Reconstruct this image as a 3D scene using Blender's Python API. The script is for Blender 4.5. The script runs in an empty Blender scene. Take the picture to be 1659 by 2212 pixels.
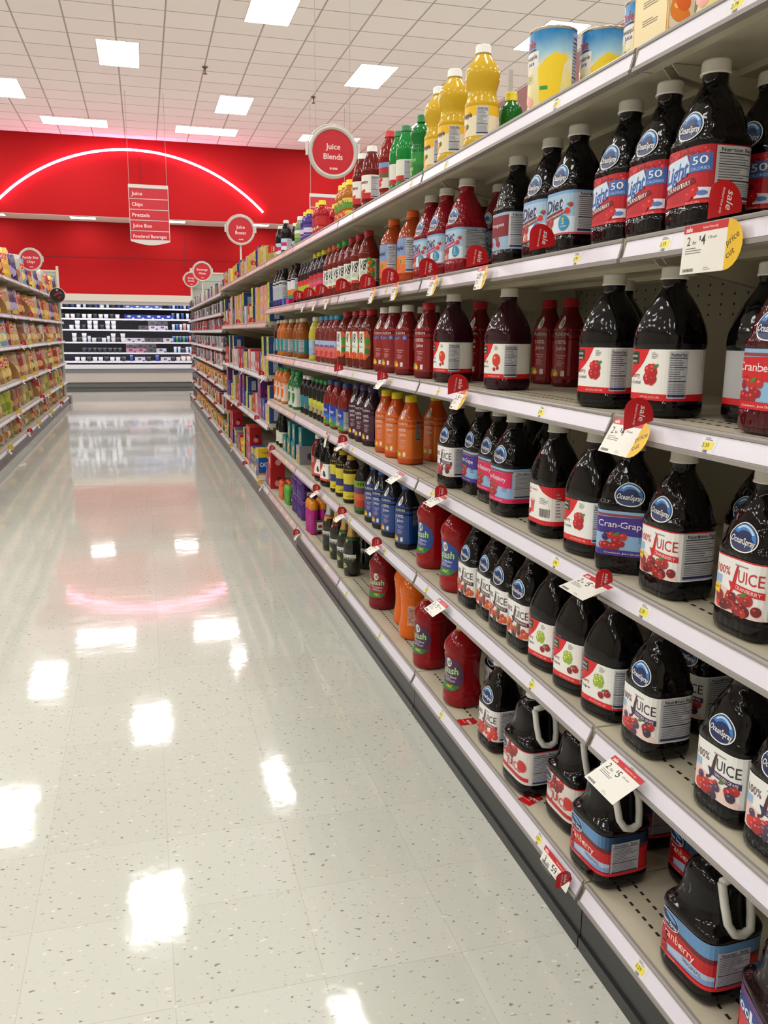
import bpy, bmesh, math, random
from mathutils import Vector, Matrix
from mathutils.geometry import tessellate_polygon

SC = bpy.context.scene
COL = SC.collection
random.seed(11)

# ------------------------------------------------------------------ camera
EYE = 1.3241
cam_d = bpy.data.cameras.new('camera')
cam = bpy.data.objects.new('camera', cam_d)
COL.objects.link(cam)
R_ = Vector((0.96427, -0.26480, 0.00808)); F_ = None
yaw, pitch, roll = 0.27186004, -0.20543967, 0.00824998
cy, sy, cp, sp = math.cos(yaw), math.sin(yaw), math.cos(pitch), math.sin(pitch)
fw = Vector((sy * cp, cy * cp, sp)); rt = Vector((cy, -sy, 0)); up = rt.cross(fw)
r2 = rt * math.cos(roll) + up * math.sin(roll); u2 = -rt * math.sin(roll) + up * math.cos(roll)
mw = Matrix((r2, u2, -fw)).transposed().to_4x4()
mw.translation = (0, 0, EYE)
cam.matrix_world = mw
cam_d.sensor_fit = 'VERTICAL'; cam_d.sensor_height = 24.0
cam_d.lens = 1839.79 / 2212 * 24.0
cam_d.clip_start = 0.02; cam_d.clip_end = 100
SC.camera = cam

# ------------------------------------------------------------------ world, exposure
W = bpy.data.worlds.new('store_air'); SC.world = W; W.use_nodes = True
W.node_tree.nodes['Background'].inputs[0].default_value = (1.0, 0.95, 0.88, 1)
W.node_tree.nodes['Background'].inputs[1].default_value = 0.16
SC.view_settings.view_transform = 'Standard'
SC.view_settings.look = 'None'
SC.view_settings.gamma = 1.0
SC.view_settings.exposure = 0.10
PANEL_W = 17.0      # ceiling troffers
NEON_W = 16.0
COOLER_W = 14.0

# ------------------------------------------------------------------ materials
def lin(c):
    c = c / 255.0
    return c / 12.92 if c <= .04045 else ((c + .055) / 1.055) ** 2.4

MATS = {}
def M(name, rgb, rough=.5, metal=0.0, spec=.5, emit=0.0, bump=None, coat=0.0, alpha=None, vary=0.0):
    if name in MATS: return MATS[name]
    m = bpy.data.materials.new(name); m.use_nodes = True
    nt = m.node_tree; b = nt.nodes['Principled BSDF']
    c = (lin(rgb[0]), lin(rgb[1]), lin(rgb[2]), 1)
    b.inputs['Base Color'].default_value = c
    b.inputs['Roughness'].default_value = rough
    b.inputs['Metallic'].default_value = metal
    b.inputs['Specular IOR Level'].default_value = spec
    b.inputs['Coat Weight'].default_value = coat
    if emit:
        b.inputs['Emission Color'].default_value = c
        b.inputs['Emission Strength'].default_value = emit
    if bump or vary:
        tc = nt.nodes.new('ShaderNodeTexCoord')
    if bump:
        kind, scale, strength, dist = bump
        mp = nt.nodes.new('ShaderNodeMapping'); nt.links.new(tc.outputs['Object'], mp.inputs[0])
        mp.inputs['Scale'].default_value = (1, 1, .55) if kind == 'drops' else (1, 1, 1)
        if kind == 'drops':
            t = nt.nodes.new('ShaderNodeTexVoronoi'); t.feature = 'SMOOTH_F1'; out = t.outputs['Distance']
        else:
            t = nt.nodes.new('ShaderNodeTexNoise'); t.inputs['Detail'].default_value = 2; out = t.outputs['Fac']
        t.inputs['Scale'].default_value = scale
        nt.links.new(mp.outputs[0], t.inputs['Vector'])
        bp = nt.nodes.new('ShaderNodeBump'); bp.inputs['Strength'].default_value = strength; bp.inputs['Distance'].default_value = dist
        nt.links.new(out, bp.inputs['Height']); nt.links.new(bp.outputs[0], b.inputs['Normal'])
    if vary:
        n = nt.nodes.new('ShaderNodeTexNoise'); n.inputs['Scale'].default_value = 6; n.inputs['Detail'].default_value = 4
        nt.links.new(tc.outputs['Object'], n.inputs['Vector'])
        mx = nt.nodes.new('ShaderNodeMix'); mx.data_type = 'RGBA'
        mx.inputs[6].default_value = tuple(x * (1 - vary) for x in c[:3]) + (1,)
        mx.inputs[7].default_value = tuple(min(1, x * (1 + vary)) for x in c[:3]) + (1,)
        nt.links.new(n.outputs['Fac'], mx.inputs[0]); nt.links.new(mx.outputs[2], b.inputs['Base Color'])
    MATS[name] = m
    return m

def P(rgb, rough=.38):       # printed paper or film
    return M('print_%d_%d_%d' % rgb, rgb, rough)
def PET(rgb, tex=True, rough=.06):
    return M('plastic_%d_%d_%d_%d' % (rgb + (int(tex),)), rgb, rough, bump=('drops', 105, .38, .005) if tex else ('noise', 28, .3, .005), spec=.30)
WHITE = (238, 238, 236); BLACK = (14, 13, 15); NAVY = (26, 40, 92); RED = (205, 26, 34)
DRED = (120, 14, 26); YEL = (240, 208, 30); GREY = (178, 180, 186); LBLUE = (150, 190, 226)
CAPW = (226, 224, 216)

# ------------------------------------------------------------------ object helpers
def link(o, parent=None):
    COL.objects.link(o)
    if parent is not None: o.parent = parent
    return o
def tag(o, label=None, cat=None, group=None, kind=None):
    if label: o['label'] = label
    if cat: o['category'] = cat
    if group: o['group'] = group
    if kind: o['kind'] = kind
    return o
def empty(name, loc=(0, 0, 0), rz=0):
    o = bpy.data.objects.new(name, None); o.location = loc; o.rotation_euler = (0, 0, rz)
    o.empty_display_size = .05
    return link(o)

class MB:
    def __init__(s): s.v = []; s.f = []; s.m = []; s.mats = []; s.sm = []
    def mi(s, m):
        if m not in s.mats: s.mats.append(m)
        return s.mats.index(m)
    def face(s, pts, m, smooth=False):
        k = len(s.v); s.v += [tuple(p) for p in pts]; s.f.append(list(range(k, k + len(pts)))); s.m.append(s.mi(m)); s.sm.append(smooth)
    def box(s, x0, x1, y0, y1, z0, z1, m, T=None):
        k = len(s.v)
        pts = [(x0, y0, z0), (x1, y0, z0), (x1, y1, z0), (x0, y1, z0), (x0, y0, z1), (x1, y0, z1), (x1, y1, z1), (x0, y1, z1)]
        if T: pts = [tuple(T @ Vector(p)) for p in pts]
        s.v += pts
        i = s.mi(m)
        for q in ((3, 2, 1, 0), (4, 5, 6, 7), (0, 1, 5, 4), (1, 2, 6, 5), (2, 3, 7, 6), (3, 0, 4, 7)):
            s.f.append([k + j for j in q]); s.m.append(i); s.sm.append(False)
    def rings(s, rings, m, cap0=True, cap1=True, smooth=True, closed=True):
        k = len(s.v); n = len(rings[0]); i = s.mi(m)
        for r in rings: s.v += [tuple(p) for p in r]
        for a in range(len(rings) - 1):
            for b in range(n if closed else n - 1):
                c = (b + 1) % n
                s.f.append([k + a * n + b, k + a * n + c, k + (a + 1) * n + c, k + (a + 1) * n + b]); s.m.append(i); s.sm.append(smooth)
        if cap0: s.f.append([k + b for b in range(n)][::-1]); s.m.append(i); s.sm.append(False)
        if cap1: s.f.append([k + (len(rings) - 1) * n + b for b in range(n)]); s.m.append(i); s.sm.append(False)
    def tube(s, pts, r, m, n=8, flat=1.0):
        rs = []
        for i, p in enumerate(pts):
            p = Vector(p); a = Vector(pts[max(0, i - 1)]); b = Vector(pts[min(len(pts) - 1, i + 1)])
            d = (b - a).normalized(); x = d.cross(Vector((0, 1, 0)))
            if x.length < .1: x = d.cross(Vector((1, 0, 0)))
            x.normalize(); y = d.cross(x).normalized()
            rs.append([p + x * r * math.cos(t * 2 * math.pi / n) + y * r * flat * math.sin(t * 2 * math.pi / n) for t in range(n)])
        s.rings(rs, m)
    def mesh(s, name):
        me = bpy.data.meshes.new(name); me.from_pydata(s.v, [], s.f)
        for m in s.mats: me.materials.append(m)
        me.polygons.foreach_set('material_index', s.m); me.polygons.foreach_set('use_smooth', s.sm)
        me.update(); return me
    def build(s, name, parent=None):
        return link(bpy.data.objects.new(name, s.mesh(name)), parent)

# ------------------------------------------------------------------ flat art, wrapped on a surface
TXT = {}
def text_mesh(body, bold):
    k = (body, bold)
    if k not in TXT:
        cu = bpy.data.curves.new('t', 'FONT'); cu.body = body; cu.size = 1; cu.resolution_u = 2
        cu.offset = .018 if bold else .004
        o = bpy.data.objects.new('t', cu); COL.objects.link(o)
        dg = bpy.context.evaluated_depsgraph_get()
        me = o.evaluated_get(dg).to_mesh()
        vs = [(v.co.x, v.co.y) for v in me.vertices]; fs = [tuple(p.vertices) for p in me.polygons]
        o.evaluated_get(dg).to_mesh_clear(); bpy.data.objects.remove(o); bpy.data.curves.remove(cu)
        xs = [v[0] for v in vs] or [0, 1]; ys = [v[1] for v in vs] or [0, 1]
        TXT[k] = (vs, fs, min(xs), max(xs), min(ys), max(ys))
    return TXT[k]

class Art:
    STEP = .00022
    def __init__(s): s.bm = bmesh.new(); s.mats = []
    def mi(s, rgb, rough=.38):
        m = rgb if isinstance(rgb, bpy.types.Material) else P(tuple(rgb), rough)
        if m not in s.mats: s.mats.append(m)
        return s.mats.index(m)
    def poly(s, pts, c, L=1):
        z = L * s.STEP; i = s.mi(c)
        vs = [s.bm.verts.new((p[0], p[1], z)) for p in pts]
        ar = sum(pts[k][0] * pts[(k + 1) % len(pts)][1] - pts[(k + 1) % len(pts)][0] * pts[k][1] for k in range(len(pts)))
        for t in tessellate_polygon([[Vector((p[0], p[1], 0)) for p in pts]]):
            a, b, c_ = [vs[k] for k in t]
            cr = (b.co - a.co).cross(c_.co - a.co).z
            if abs(cr) < 1e-14: continue
            try: f = s.bm.faces.new((a, b, c_) if cr > 0 else (a, c_, b)); f.material_index = i
            except ValueError: pass
    def rect(s, u0, v0, u1, v1, c, L=1):
        z = L * s.STEP
        f = s.bm.faces.new([s.bm.verts.new((u, v, z)) for u, v in ((u0, v0), (u1, v0), (u1, v1), (u0, v1))]); f.material_index = s.mi(c)
    def ell(s, cu, cv, ru, rv, c, L=1, n=18, rot=0):
        ca, sa = math.cos(rot), math.sin(rot); z = L * s.STEP; i = s.mi(c)
        def ring(k): return [s.bm.verts.new((cu + ca * k * ru * math.cos(t * 2 * math.pi / n) - sa * k * rv * math.sin(t * 2 * math.pi / n), cv + sa * k * ru * math.cos(t * 2 * math.pi / n) + ca * k * rv * math.sin(t * 2 * math.pi / n), z)) for t in range(n)]
        o = ring(1); inn = ring(.5) if max(ru, rv) > .008 else None
        cen = s.bm.verts.new((cu, cv, z))
        q = inn or o
        for t in range(n):
            t1 = (t + 1) % n
            if inn: s.bm.faces.new((inn[t], o[t], o[t1], inn[t1])).material_index = i
            s.bm.faces.new((cen, q[t], q[t1])).material_index = i
    def text(s, body, cu, cv, h, c, L=2, bold=False, rot=0, shear=0, w=None, align='c'):
        vs, fs, x0, x1, y0, y1 = text_mesh(body, bold)
        k = h / .72; kx = k if w is None else w / max(.01, x1 - x0)
        ox = {'c': (x0 + x1) / 2, 'l': x0, 'r': x1}[align]
        ca, sa = math.cos(rot), math.sin(rot); z = L * s.STEP; i = s.mi(c)
        nv = []
        for x, y in vs:
            yy = (y - .36) * k; xx = (x - ox) * kx + shear * yy
            nv.append(s.bm.verts.new((cu + ca * xx - sa * yy, cv + sa * xx + ca * yy, z)))
        for f in fs:
            try: s.bm.faces.new([nv[j] for j in f]).material_index = i
            except ValueError: pass
    def lines(s, u0, v0, u1, v1, n, c, L=2, t=.45, seed=1):
        r = random.Random(seed); dv = (v1 - v0) / n
        for k in range(n):
            v = v1 - (k + .5) * dv
            s.rect(u0, v - dv * t / 2, u0 + (u1 - u0) * (r.uniform(.55, 1)), v + dv * t / 2, c, L)
    def nutrition(s, u0, v0, u1, v1, L=1, bg=(196, 198, 204)):
        s.rect(u0, v0, u1, v1, bg, L)
        w = u1 - u0; h = v1 - v0
        s.text('Nutrition Facts', (u0 + u1) / 2, v1 - h * .07, min(.0062, h * .07), (30, 30, 40), L + 1, True, w=w * .8)
        for a, t in ((.13, .02), (.33, .012), (.62, .025)): s.rect(u0 + w * .05, v1 - h * (a + t), u1 - w * .05, v1 - h * a, (40, 40, 55), L + 1)
        s.lines(u0 + w * .06, v1 - h * .6, u1 - w * .06, v1 - h * .17, 9, (110, 112, 124), L + 1, .38, 3)
        s.lines(u0 + w * .06, v1 - h * .9, u1 - w * .06, v1 - h * .67, 6, (128, 130, 142), L + 1, .4, 5)
        s.rect(u0 + w * .04, v0 + h * .03, u1 - w * .04, v0 + h * .085, (44, 52, 104), L + 1)
    def barcode(s, u0, v0, u1, v1, L=2):
        r = random.Random(4); u = u0
        while u < u1 - .001:
            w = r.choice((.0006, .0011, .0016)); s.rect(u, v0, u + w, v1, (30, 30, 30), L); u += w + r.choice((.0007, .0012))
    def berries(s, cu, cv, n, su, sv, r, cols, L=2, seed=3, leaf=True):
        q = random.Random(seed)
        for k in range(n):
            x = cu + q.uniform(-su, su); y = cv + q.uniform(-sv, sv); rr = r * q.uniform(.8, 1.15); c = q.choice(cols)
            LL = L + .08 * k
            s.ell(x, y, rr, rr, c, LL, 14)
            s.ell(x - rr * .3, y + rr * .35, rr * .3, rr * .22, tuple(min(255, int(v * 1.25 + 50)) for v in c), LL + .05, 8)
        if leaf: s.ell(cu + su * .3, cv + sv * 1.1, r * .9, r * .35, (70, 130, 50), L + .08 * n + .1, 10, .5)
    def wrap(s, name, fn, u0=None, du=.008, v0=None, dv=None):
        bm = s.bm
        if du:
            us = [v.co.x for v in bm.verts]; a, b = min(us), max(us)
            k = math.ceil(a / du)
            while k * du < b:
                bmesh.ops.bisect_plane(bm, geom=bm.verts[:] + bm.edges[:] + bm.faces[:], plane_co=(k * du, 0, 0), plane_no=(1, 0, 0)); k += 1
        if dv:
            us = [v.co.y for v in bm.verts]; a, b = min(us), max(us)
            k = math.ceil(a / dv)
            while k * dv < b:
                bmesh.ops.bisect_plane(bm, geom=bm.verts[:] + bm.edges[:] + bm.faces[:], plane_co=(0, k * dv, 0), plane_no=(0, 1, 0)); k += 1
        for v in bm.verts: v.co = fn(v.co.x, v.co.y, v.co.z)
        me = bpy.data.meshes.new(name); bm.to_mesh(me); bm.free()
        for m in s.mats: me.materials.append(m)
        return me
    def plane(s, name, T, off=0.0005):
        return s.wrap(name, lambda u, v, z: T @ Vector((u, v, z + off)), du=None)

# frames for flat art: u axis, v axis, outward
def frame(o, u, v):
    u = Vector(u).normalized(); v = Vector(v).normalized(); n = u.cross(v)
    m = Matrix((u, v, n)).transposed().to_4x4(); m.translation = o
    return m
def FX(x, y, z): return frame((x, y, z), (0, -1, 0), (0, 0, 1))     # faces -X
def FPX(x, y, z): return frame((x, y, z), (0, 1, 0), (0, 0, 1))     # faces +X
def FY(x, y, z): return frame((x, y, z), (1, 0, 0), (0, 0, 1))      # faces -Y

# ------------------------------------------------------------------ bottles
def sgnp(c, e): return math.copysign(abs(c) ** e, c)
class Prof:
    """rings (z, half depth x, half width y, squareness)"""
    def __init__(s, rows): s.r = rows
    def at(s, z):
        r = s.r
        if z <= r[0][0]: return r[0][1:]
        for a, b in zip(r, r[1:]):
            if z <= b[0]:
                t = (z - a[0]) / max(1e-6, b[0] - a[0])
                return tuple(a[i] + (b[i] - a[i]) * t for i in (1, 2, 3))
        return r[-1][1:]
    def smooth(s):
        r = s.r; out = []
        for i in range(len(r) - 1):
            p0, p1, p2, p3 = r[max(0, i - 1)], r[i], r[i + 1], r[min(len(r) - 1, i + 2)]
            k = 3 if p2[0] - p1[0] > .008 else 1
            for j in range(k):
                t = j / k
                z = p1[0] + (p2[0] - p1[0]) * t; row = [z]
                for c in (1, 2, 3):
                    d1 = (p2[c] - p0[c]) / max(1e-4, p2[0] - p0[0]) * (p2[0] - p1[0]); d2 = (p3[c] - p1[c]) / max(1e-4, p3[0] - p1[0]) * (p2[0] - p1[0])
                    if (p2[c] - p1[c]) == 0: d1 = d2 = 0
                    h = 2 * t ** 3 - 3 * t ** 2 + 1
                    row.append(h * p1[c] + (1 - h) * p2[c] + (t ** 3 - 2 * t ** 2 + t) * d1 + (t ** 3 - t ** 2) * d2)
                out.append(tuple(row))
        out.append(r[-1]); return out
    def table(s, z):
        a, b, n = s.at(z); N = 600; ph = []; cum = [0]; last = None
        for i in range(N + 1):
            t = -math.pi + 2 * math.pi * i / N; ph.append(t)
            p = (a * sgnp(math.cos(t), 2 / n), b * sgnp(math.sin(t), 2 / n))
            if last: cum.append(cum[-1] + math.hypot(p[0] - last[0], p[1] - last[1]))
            last = p
        mid = cum[-1] / 2
        return ph, [c - mid for c in cum], cum[-1]
    def phi(s, tab, u):
        ph, cum, per = tab
        u = (u + per / 2) % per - per / 2
        lo, hi = 0, len(cum) - 1
        while hi - lo > 1:
            m = (lo + hi) // 2
            if cum[m] <= u: lo = m
            else: hi = m
        t = (u - cum[lo]) / max(1e-9, cum[hi] - cum[lo])
        return ph[lo] + (ph[hi] - ph[lo]) * t
    def mapper(s, zref, off=.0006):
        tab = s.table(zref); cache = {}
        def fn(u, v, z):
            key = round(u, 6)
            if key not in cache: cache[key] = s.phi(tab, u)
            p = cache[key]; a, b, n = s.at(v)
            c, si = math.cos(p), math.sin(p)
            x, y = a * sgnp(c, 2 / n), b * sgnp(si, 2 / n)
            nx, ny = sgnp(c, 2 - 2 / n) / a, sgnp(si, 2 - 2 / n) / b
            l = math.hypot(nx, ny) or 1; o = off + z
            return Vector((-(x + nx / l * o), -(y + ny / l * o), v))
        return fn
    def body(s, m, seg=36, split=None):
        mb = MB()
        rows = s.smooth(); rings = []
        for z, a, b, n in rows:
            rings.append(s._ring(z, a, b, n, seg))
        mb.rings(rings, m); return mb
    def _ring(s, z, a, b, n, seg):
        pr = Prof([(z, a, b, n)]); tab = pr.table(z); per = tab[2]
        out = []
        for i in range(seg):
            p = pr.phi(tab, -per / 2 + per * i / seg)
            out.append((-a * sgnp(math.cos(p), 2 / n), -b * sgnp(math.sin(p), 2 / n), z))
        return out

def rnd(rows, n=2.0): return Prof([(z, r, r, n) for z, r in rows])
def cap_mesh(z0, z1, r, m, name='cap', ribs=True):
    mb = MB(); n = 36; rings = []
    for z, k in ((z0, 1.04), (z0 + .002, 1.06), (z0 + .004, 1.0), (z0 + (z1 - z0) * .85, .98), (z1, .88)):
        rings.append([((r * k - (.0005 if (i % 2 and ribs and .95 < k < 1.02) else 0)) * math.cos(i * 2 * math.pi / n), (r * k - (.0005 if (i % 2 and ribs and .95 < k < 1.02) else 0)) * math.sin(i * 2 * math.pi / n), z) for i in range(n)])
    mb.rings(rings, m); return mb.mesh(name)

OS = Prof([(0, .043, .048, 3.5), (.005, .051, .057, 4), (.034, .052, .0595, 4.2), (.037, .0505, .0575, 4.2), (.130, .0505, .0575, 4.2), (.1335, .0525, .0595, 4),
           (.141, .052, .059, 3.7), (.152, .0475, .055, 3.4), (.165, .0465, .0525, 3.2), (.195, .038, .0425, 2.8), (.215, .0295, .0315, 2.4), (.231, .022, .0225, 2), (.2385, .0205, .0205, 2), (.244, .0215, .0215, 2), (.258, .0205, .0205, 2)])
MP = Prof([(0, .044, .049, 3.2), (.005, .052, .057, 3.4), (.027, .053, .0595, 3.4), (.030, .0515, .0578, 3.4), (.124, .0515, .0578, 3.4), (.1275, .0535, .0598, 3.4),
           (.150, .053, .0595, 3.2), (.172, .0475, .054, 3), (.195, .0405, .045, 2.6), (.215, .031, .0335, 2.3), (.231, .0225, .0235, 2), (.2385, .0205, .0205, 2), (.244, .0215, .0215, 2), (.258, .0205, .0205, 2)])
SPL = rnd([(0, .050), (.004, .058), (.012, .0605), (.045, .0605), (.050, .058), (.055, .0600), (.062, .0565), (.10, .0535), (.145, .0545), (.168, .0575), (.173, .056), (.178, .0595), (.195, .059), (.212, .052), (.230, .039), (.243, .026), (.248, .0205), (.258, .020)], 2.2)
FUS = Prof([(0, .036, .038, 2.6), (.004, .042, .043, 3), (.018, .0425, .044, 3), (.022, .041, .0425, 3), (.03, .0425, .044, 3), (.06, .0405, .042, 3), (.10, .0415, .043, 3), (.135, .0425, .0445, 3), (.145, .041, .0425, 3), (.152, .0425, .0445, 2.8), (.17, .040, .0415, 2.6), (.195, .031, .032, 2.2), (.215, .0235, .0235, 2), (.226, .021, .021, 2), (.240, .021, .021, 2)])
V8W = Prof([(0, .042, .047, 3), (.004, .048, .053, 3), (.02, .049, .054, 3), (.024, .0475, .0525, 3), (.032, .049, .054, 3), (.14, .049, .054, 3), (.16, .048, .053, 2.8), (.185, .041, .045, 2.5), (.21, .0285, .029, 2.1), (.224, .021, .021, 2), (.240, .021, .021, 2)])
V8T = rnd([(0, .036), (.004, .042), (.02, .043), (.03, .041), (.04, .0425), (.135, .0425), (.14, .044), (.155, .044), (.16, .0425), (.185, .036), (.21, .026), (.224, .0195), (.24, .0195)])
PIN = rnd([(0, .040), (.004, .047), (.03, .0485), (.035, .046), (.115, .046), (.12, .0475), (.14, .041), (.155, .039), (.17, .043), (.195, .0475), (.215, .044), (.235, .032), (.25, .021), (.257, .018), (.262, .018)], 2.1)
SM = rnd([(0, .030), (.004, .036), (.012, .038), (.04, .037), (.046, .034), (.052, .037), (.09, .037), (.096, .034), (.102, .037), (.125, .035), (.145, .026), (.158, .018), (.165, .0175)])
GEN = Prof([(0, .038, .040, 2.6), (.004, .044, .046, 2.8), (.02, .045, .047, 2.8), (.025, .0435, .0455, 2.8), (.115, .0435, .0455, 2.8), (.12, .045, .047, 2.8), (.15, .044, .046, 2.6), (.18, .037, .038, 2.2), (.20, .028, .028, 2), (.214, .0215, .0215, 2), (.228, .0215, .0215, 2)])
SLIM = rnd([(0, .030), (.004, .0355), (.03, .0365), (.034, .0345), (.11, .0345), (.115, .0365), (.14, .0365), (.165, .032), (.19, .022), (.205, .0165), (.222, .0165)])
PRU = rnd([(0, .036), (.004, .042), (.02, .043), (.026, .040), (.03, .043), (.06, .040), (.10, .039), (.14, .042), (.15, .043), (.17, .040), (.19, .03), (.205, .021), (.222, .021)])
LIM = rnd([(0, .030), (.004, .0345), (.05, .0345), (.10, .034), (.125, .031), (.14, .020), (.146, .0155), (.156, .0155)])
LIT = rnd([(0, .030), (.004, .034), (.06, .034), (.11, .033), (.125, .030), (.135, .031), (.155, .036), (.17, .034), (.185, .024), (.195, .0125), (.206, .0125)])
CID = rnd([(0, .034), (.004, .042), (.12, .0425), (.15, .040), (.18, .031), (.21, .021), (.24, .0165), (.28, .0148), (.31, .0148)])
JUG = Prof([(0, .054, .062, 4), (.006, .064, .072, 4), (.030, .066, .074, 4.5), (.034, .064, .072, 4.5), (.128, .064, .072, 4.5), (.132, .0665, .0745, 4.4), (.142, .066, .074, 4), (.155, .056, .064, 3.2), (.175, .050, .056, 2.8), (.21, .047, .052, 2.6), (.228, .040, .044, 2.4), (.240, .028, .029, 2), (.246, .023, .023, 2), (.258, .023, .023, 2)])

KINDS = {}
def kind(key, name, cat, desc, parts):
    KINDS[key] = dict(name=name, cat=cat, desc=desc, parts=parts)

def label_art(pr, fn, zref, name='label', du=.008, dv=None, off=.0006):
    a = Art(); fn(a); return a.wrap(name, pr.mapper(zref, off), du=du, dv=dv)

def emblem(a, v=.164, ru=.029, rv=.0235, cu=.007):
    E = lambda x, y, rx, ry, c, L, n=18, rot=0: a.ell(cu + x, y, rx, ry, c, L, n, rot)
    E(0, v, ru, rv, WHITE, 1, 28); E(0, v, ru * .93, rv * .92, NAVY, 2, 28)
    pts = [(cu + ru * .86 * math.cos(math.radians(k)), v + rv * .86 * math.sin(math.radians(k))) for k in range(-20, 165, 12)]
    pts += [(cu + ru * (.08 + .52 * math.cos(math.radians(k))), v + rv * (.12 + .34 * math.sin(math.radians(k)))) for k in range(165, -21, -15)]
    a.poly(pts, (58, 132, 208), 3)
    pts = [(cu + ru * .80 * math.cos(math.radians(k)), v + rv * .80 * math.sin(math.radians(k))) for k in range(20, 150, 12)] + [(cu + ru * .64 * math.cos(math.radians(k)), v + rv * .66 * math.sin(math.radians(k))) for k in range(140, 15, -12)]
    a.poly(pts, (196, 224, 244), 4)
    a.text('OceanSpray', cu, v - rv * .22, rv * .46, WHITE, 5, True, w=ru * 1.62, shear=.12, rot=-.08)

def os_label_100(band, berrycols, edge, word='CRANBERRY', sticker=True):
    def f(a):
        H = OS.table(.08)[2] / 2 - .001
        a.rect(-H, .038, H, .129, WHITE, 0)
        if edge: a.rect(-H, .1265, H, .129, edge, 1)
        a.rect(-.062, .080, -.028, .094, (150, 186, 220), 1)
        a.poly([(-.062, .083), (-.03, .078), (.02, .066), (.055, .050), (.06, .039), (-.062, .039)], (236, 206, 200), 1)
        a.text('100%', -.026, .105, .014, (80, 30, 46) if band != RED else (196, 30, 40), 2, False, w=.032)
        a.text('J', -.002, .099, .040, (80, 30, 46) if band != RED else (196, 30, 40), 2.3, False, shear=.2, w=.014)
        a.text('UICE', .032, .102, .020, (50, 40, 60) if band != RED else (196, 30, 40), 2, False, w=.048)
        a.lines(.0, .1155, .046, .121, 1, (150, 150, 150), 2, .4)
        a.poly([(-.012, .089), (.058, .084), (.058, .073), (-.006, .078)], band, 3)
        a.text(word, .028, .0812, .0062, (250, 220, 220), 4, w=.05, rot=-.07)
        a.berries(.010, .058, 20, .044, .015, .0085, berrycols, 4, seed=len(word) + berrycols[0][0])
        a.ell(-.030, .050, .009, .010, (210, 60, 50), 3.8)
        if sticker: a.rect(-.046, .064, -.030, .077, (245, 200, 30), 6); a.text('LOOK!', -.038, .0725, .003, DRED, 7, w=.012)
        a.nutrition(.064, .040, .148, .127, 1)
        a.nutrition(-.148, .040, -.080, .127, 1)
    return f
def os_label_light(a):
    H = OS.table(.08)[2] / 2 - .001
    a.rect(-H, .038, H, .129, (186, 22, 38), 0)
    a.berries(0, .120, 22, .056, .006, .006, [(170, 20, 34), (200, 34, 44), (140, 12, 24)], .5, 7, False)
    a.poly([(-.062, .070), (-.062, .108), (.010, .118), (.024, .092), (-.03, .070)], (205, 222, 240), 3)
    a.rect(.018, .088, .061, .116, (60, 104, 178), 3)
    a.text('Light', -.013, .094, .026, (44, 92, 170), 5, True, rot=.16, shear=.3, w=.060)
    a.text('50', .040, .106, .013, WHITE, 5, w=.028); a.text('CALORIES', .040, .093, .0048, (180, 206, 240), 5, w=.034)
    a.poly([(-.062, .052), (-.062, .066), (.030, .080), (.036, .072)], DRED, 4)
    a.text('CRANBERRY', -.006, .0695, .0080, WHITE, 5, w=.062, rot=.14)
    a.berries(.024, .056, 4, .01, .006, .008, [(200, 30, 40)], 5, 2, False)
    a.poly([(.034, .046), (.036, .064), (.061, .062), (.061, .046)], (220, 224, 236), 5)
    a.ell(.048, .054, .009, .004, (90, 120, 190), 6)
    a.rect(-H, .038, H, .043, (206, 40, 50), 2); a.text('64 FL OZ (1.89L)', .03, .0405, .003, (240, 200, 200), 3)
    a.nutrition(.066, .042, .150, .127, 3)
def os_label_diet(c1, c2):
    def f(a):
        H = OS.table(.08)[2] / 2 - .001
        a.rect(-H, .038, H, .129, (168, 196, 222), 0); a.rect(-.062, .038, .061, .075, (214, 226, 238), .5)
        a.rect(-H, .123, H, .129, (120, 170, 216), 1)
        a.text('Diet', -.004, .104, .030, (240, 244, 250), 2, True, shear=.2, w=.078, rot=.1)
        a.text('Diet', -.004, .104, .028, (24, 34, 80), 3, True, shear=.2, w=.070, rot=.1)
        a.poly([(-.062, .070), (-.05, .080), (.03, .092), (.04, .082), (-.03, .068)], c1, 4)
        a.text('CRAN-POMEGRANATE', -.002, .0795, .005, (240, 230, 230), 5, w=.076, rot=.14)
        a.berries(.046, .092, 3, .006, .008, .006, [(190, 30, 40), (220, 60, 40)], 6, 2)
        a.berries(-.030, .056, 8, .022, .012, .009, [c2, (170, 40, 40), (214, 120, 90)], 5, 4, False)
        a.ell(.034, .062, .016, .016, (40, 140, 190), 7, 20); a.text('5', .034, .066, .013, YEL, 8, True); a.text('CALORIES', .034, .055, .003, WHITE, 8, w=.02)
        a.rect(-H, .038, H, .042, (190, 60, 70), 6)
        a.nutrition(.064, .042, .150, .127, 1)
    return f
def os_label_cran(c, word, c2):
    def f(a):
        H = OS.table(.08)[2] / 2 - .001
        a.rect(-H, .038, H, .129, (140, 184, 222), 0)
        a.rect(-H, .118, H, .123, (150, 60, 60), 1)
        a.poly([(-.062, .084), (-.062, .116), (.061, .118), (.061, .078)], c, 2)
        a.text(word, -.004, .102, .013, (250, 236, 240), 4, w=.096, rot=-.03)
        a.text('100%', .040, .076, .006, c, 4); a.text('VITAMIN C', .04, .069, .003, c, 4, w=.02)
        a.berries(-.020, .066, 12, .022, .015, .0085, [(160, 24, 30), (190, 40, 40), c2], 3, 5)
        a.rect(-H, .038, H, .050, c, 6); a.text('Cranberry Juice Drink', .0, .044, .0035, (240, 220, 230), 7, w=.07)
        a.nutrition(.064, .051, .150, .122, 3)
    return f
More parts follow.
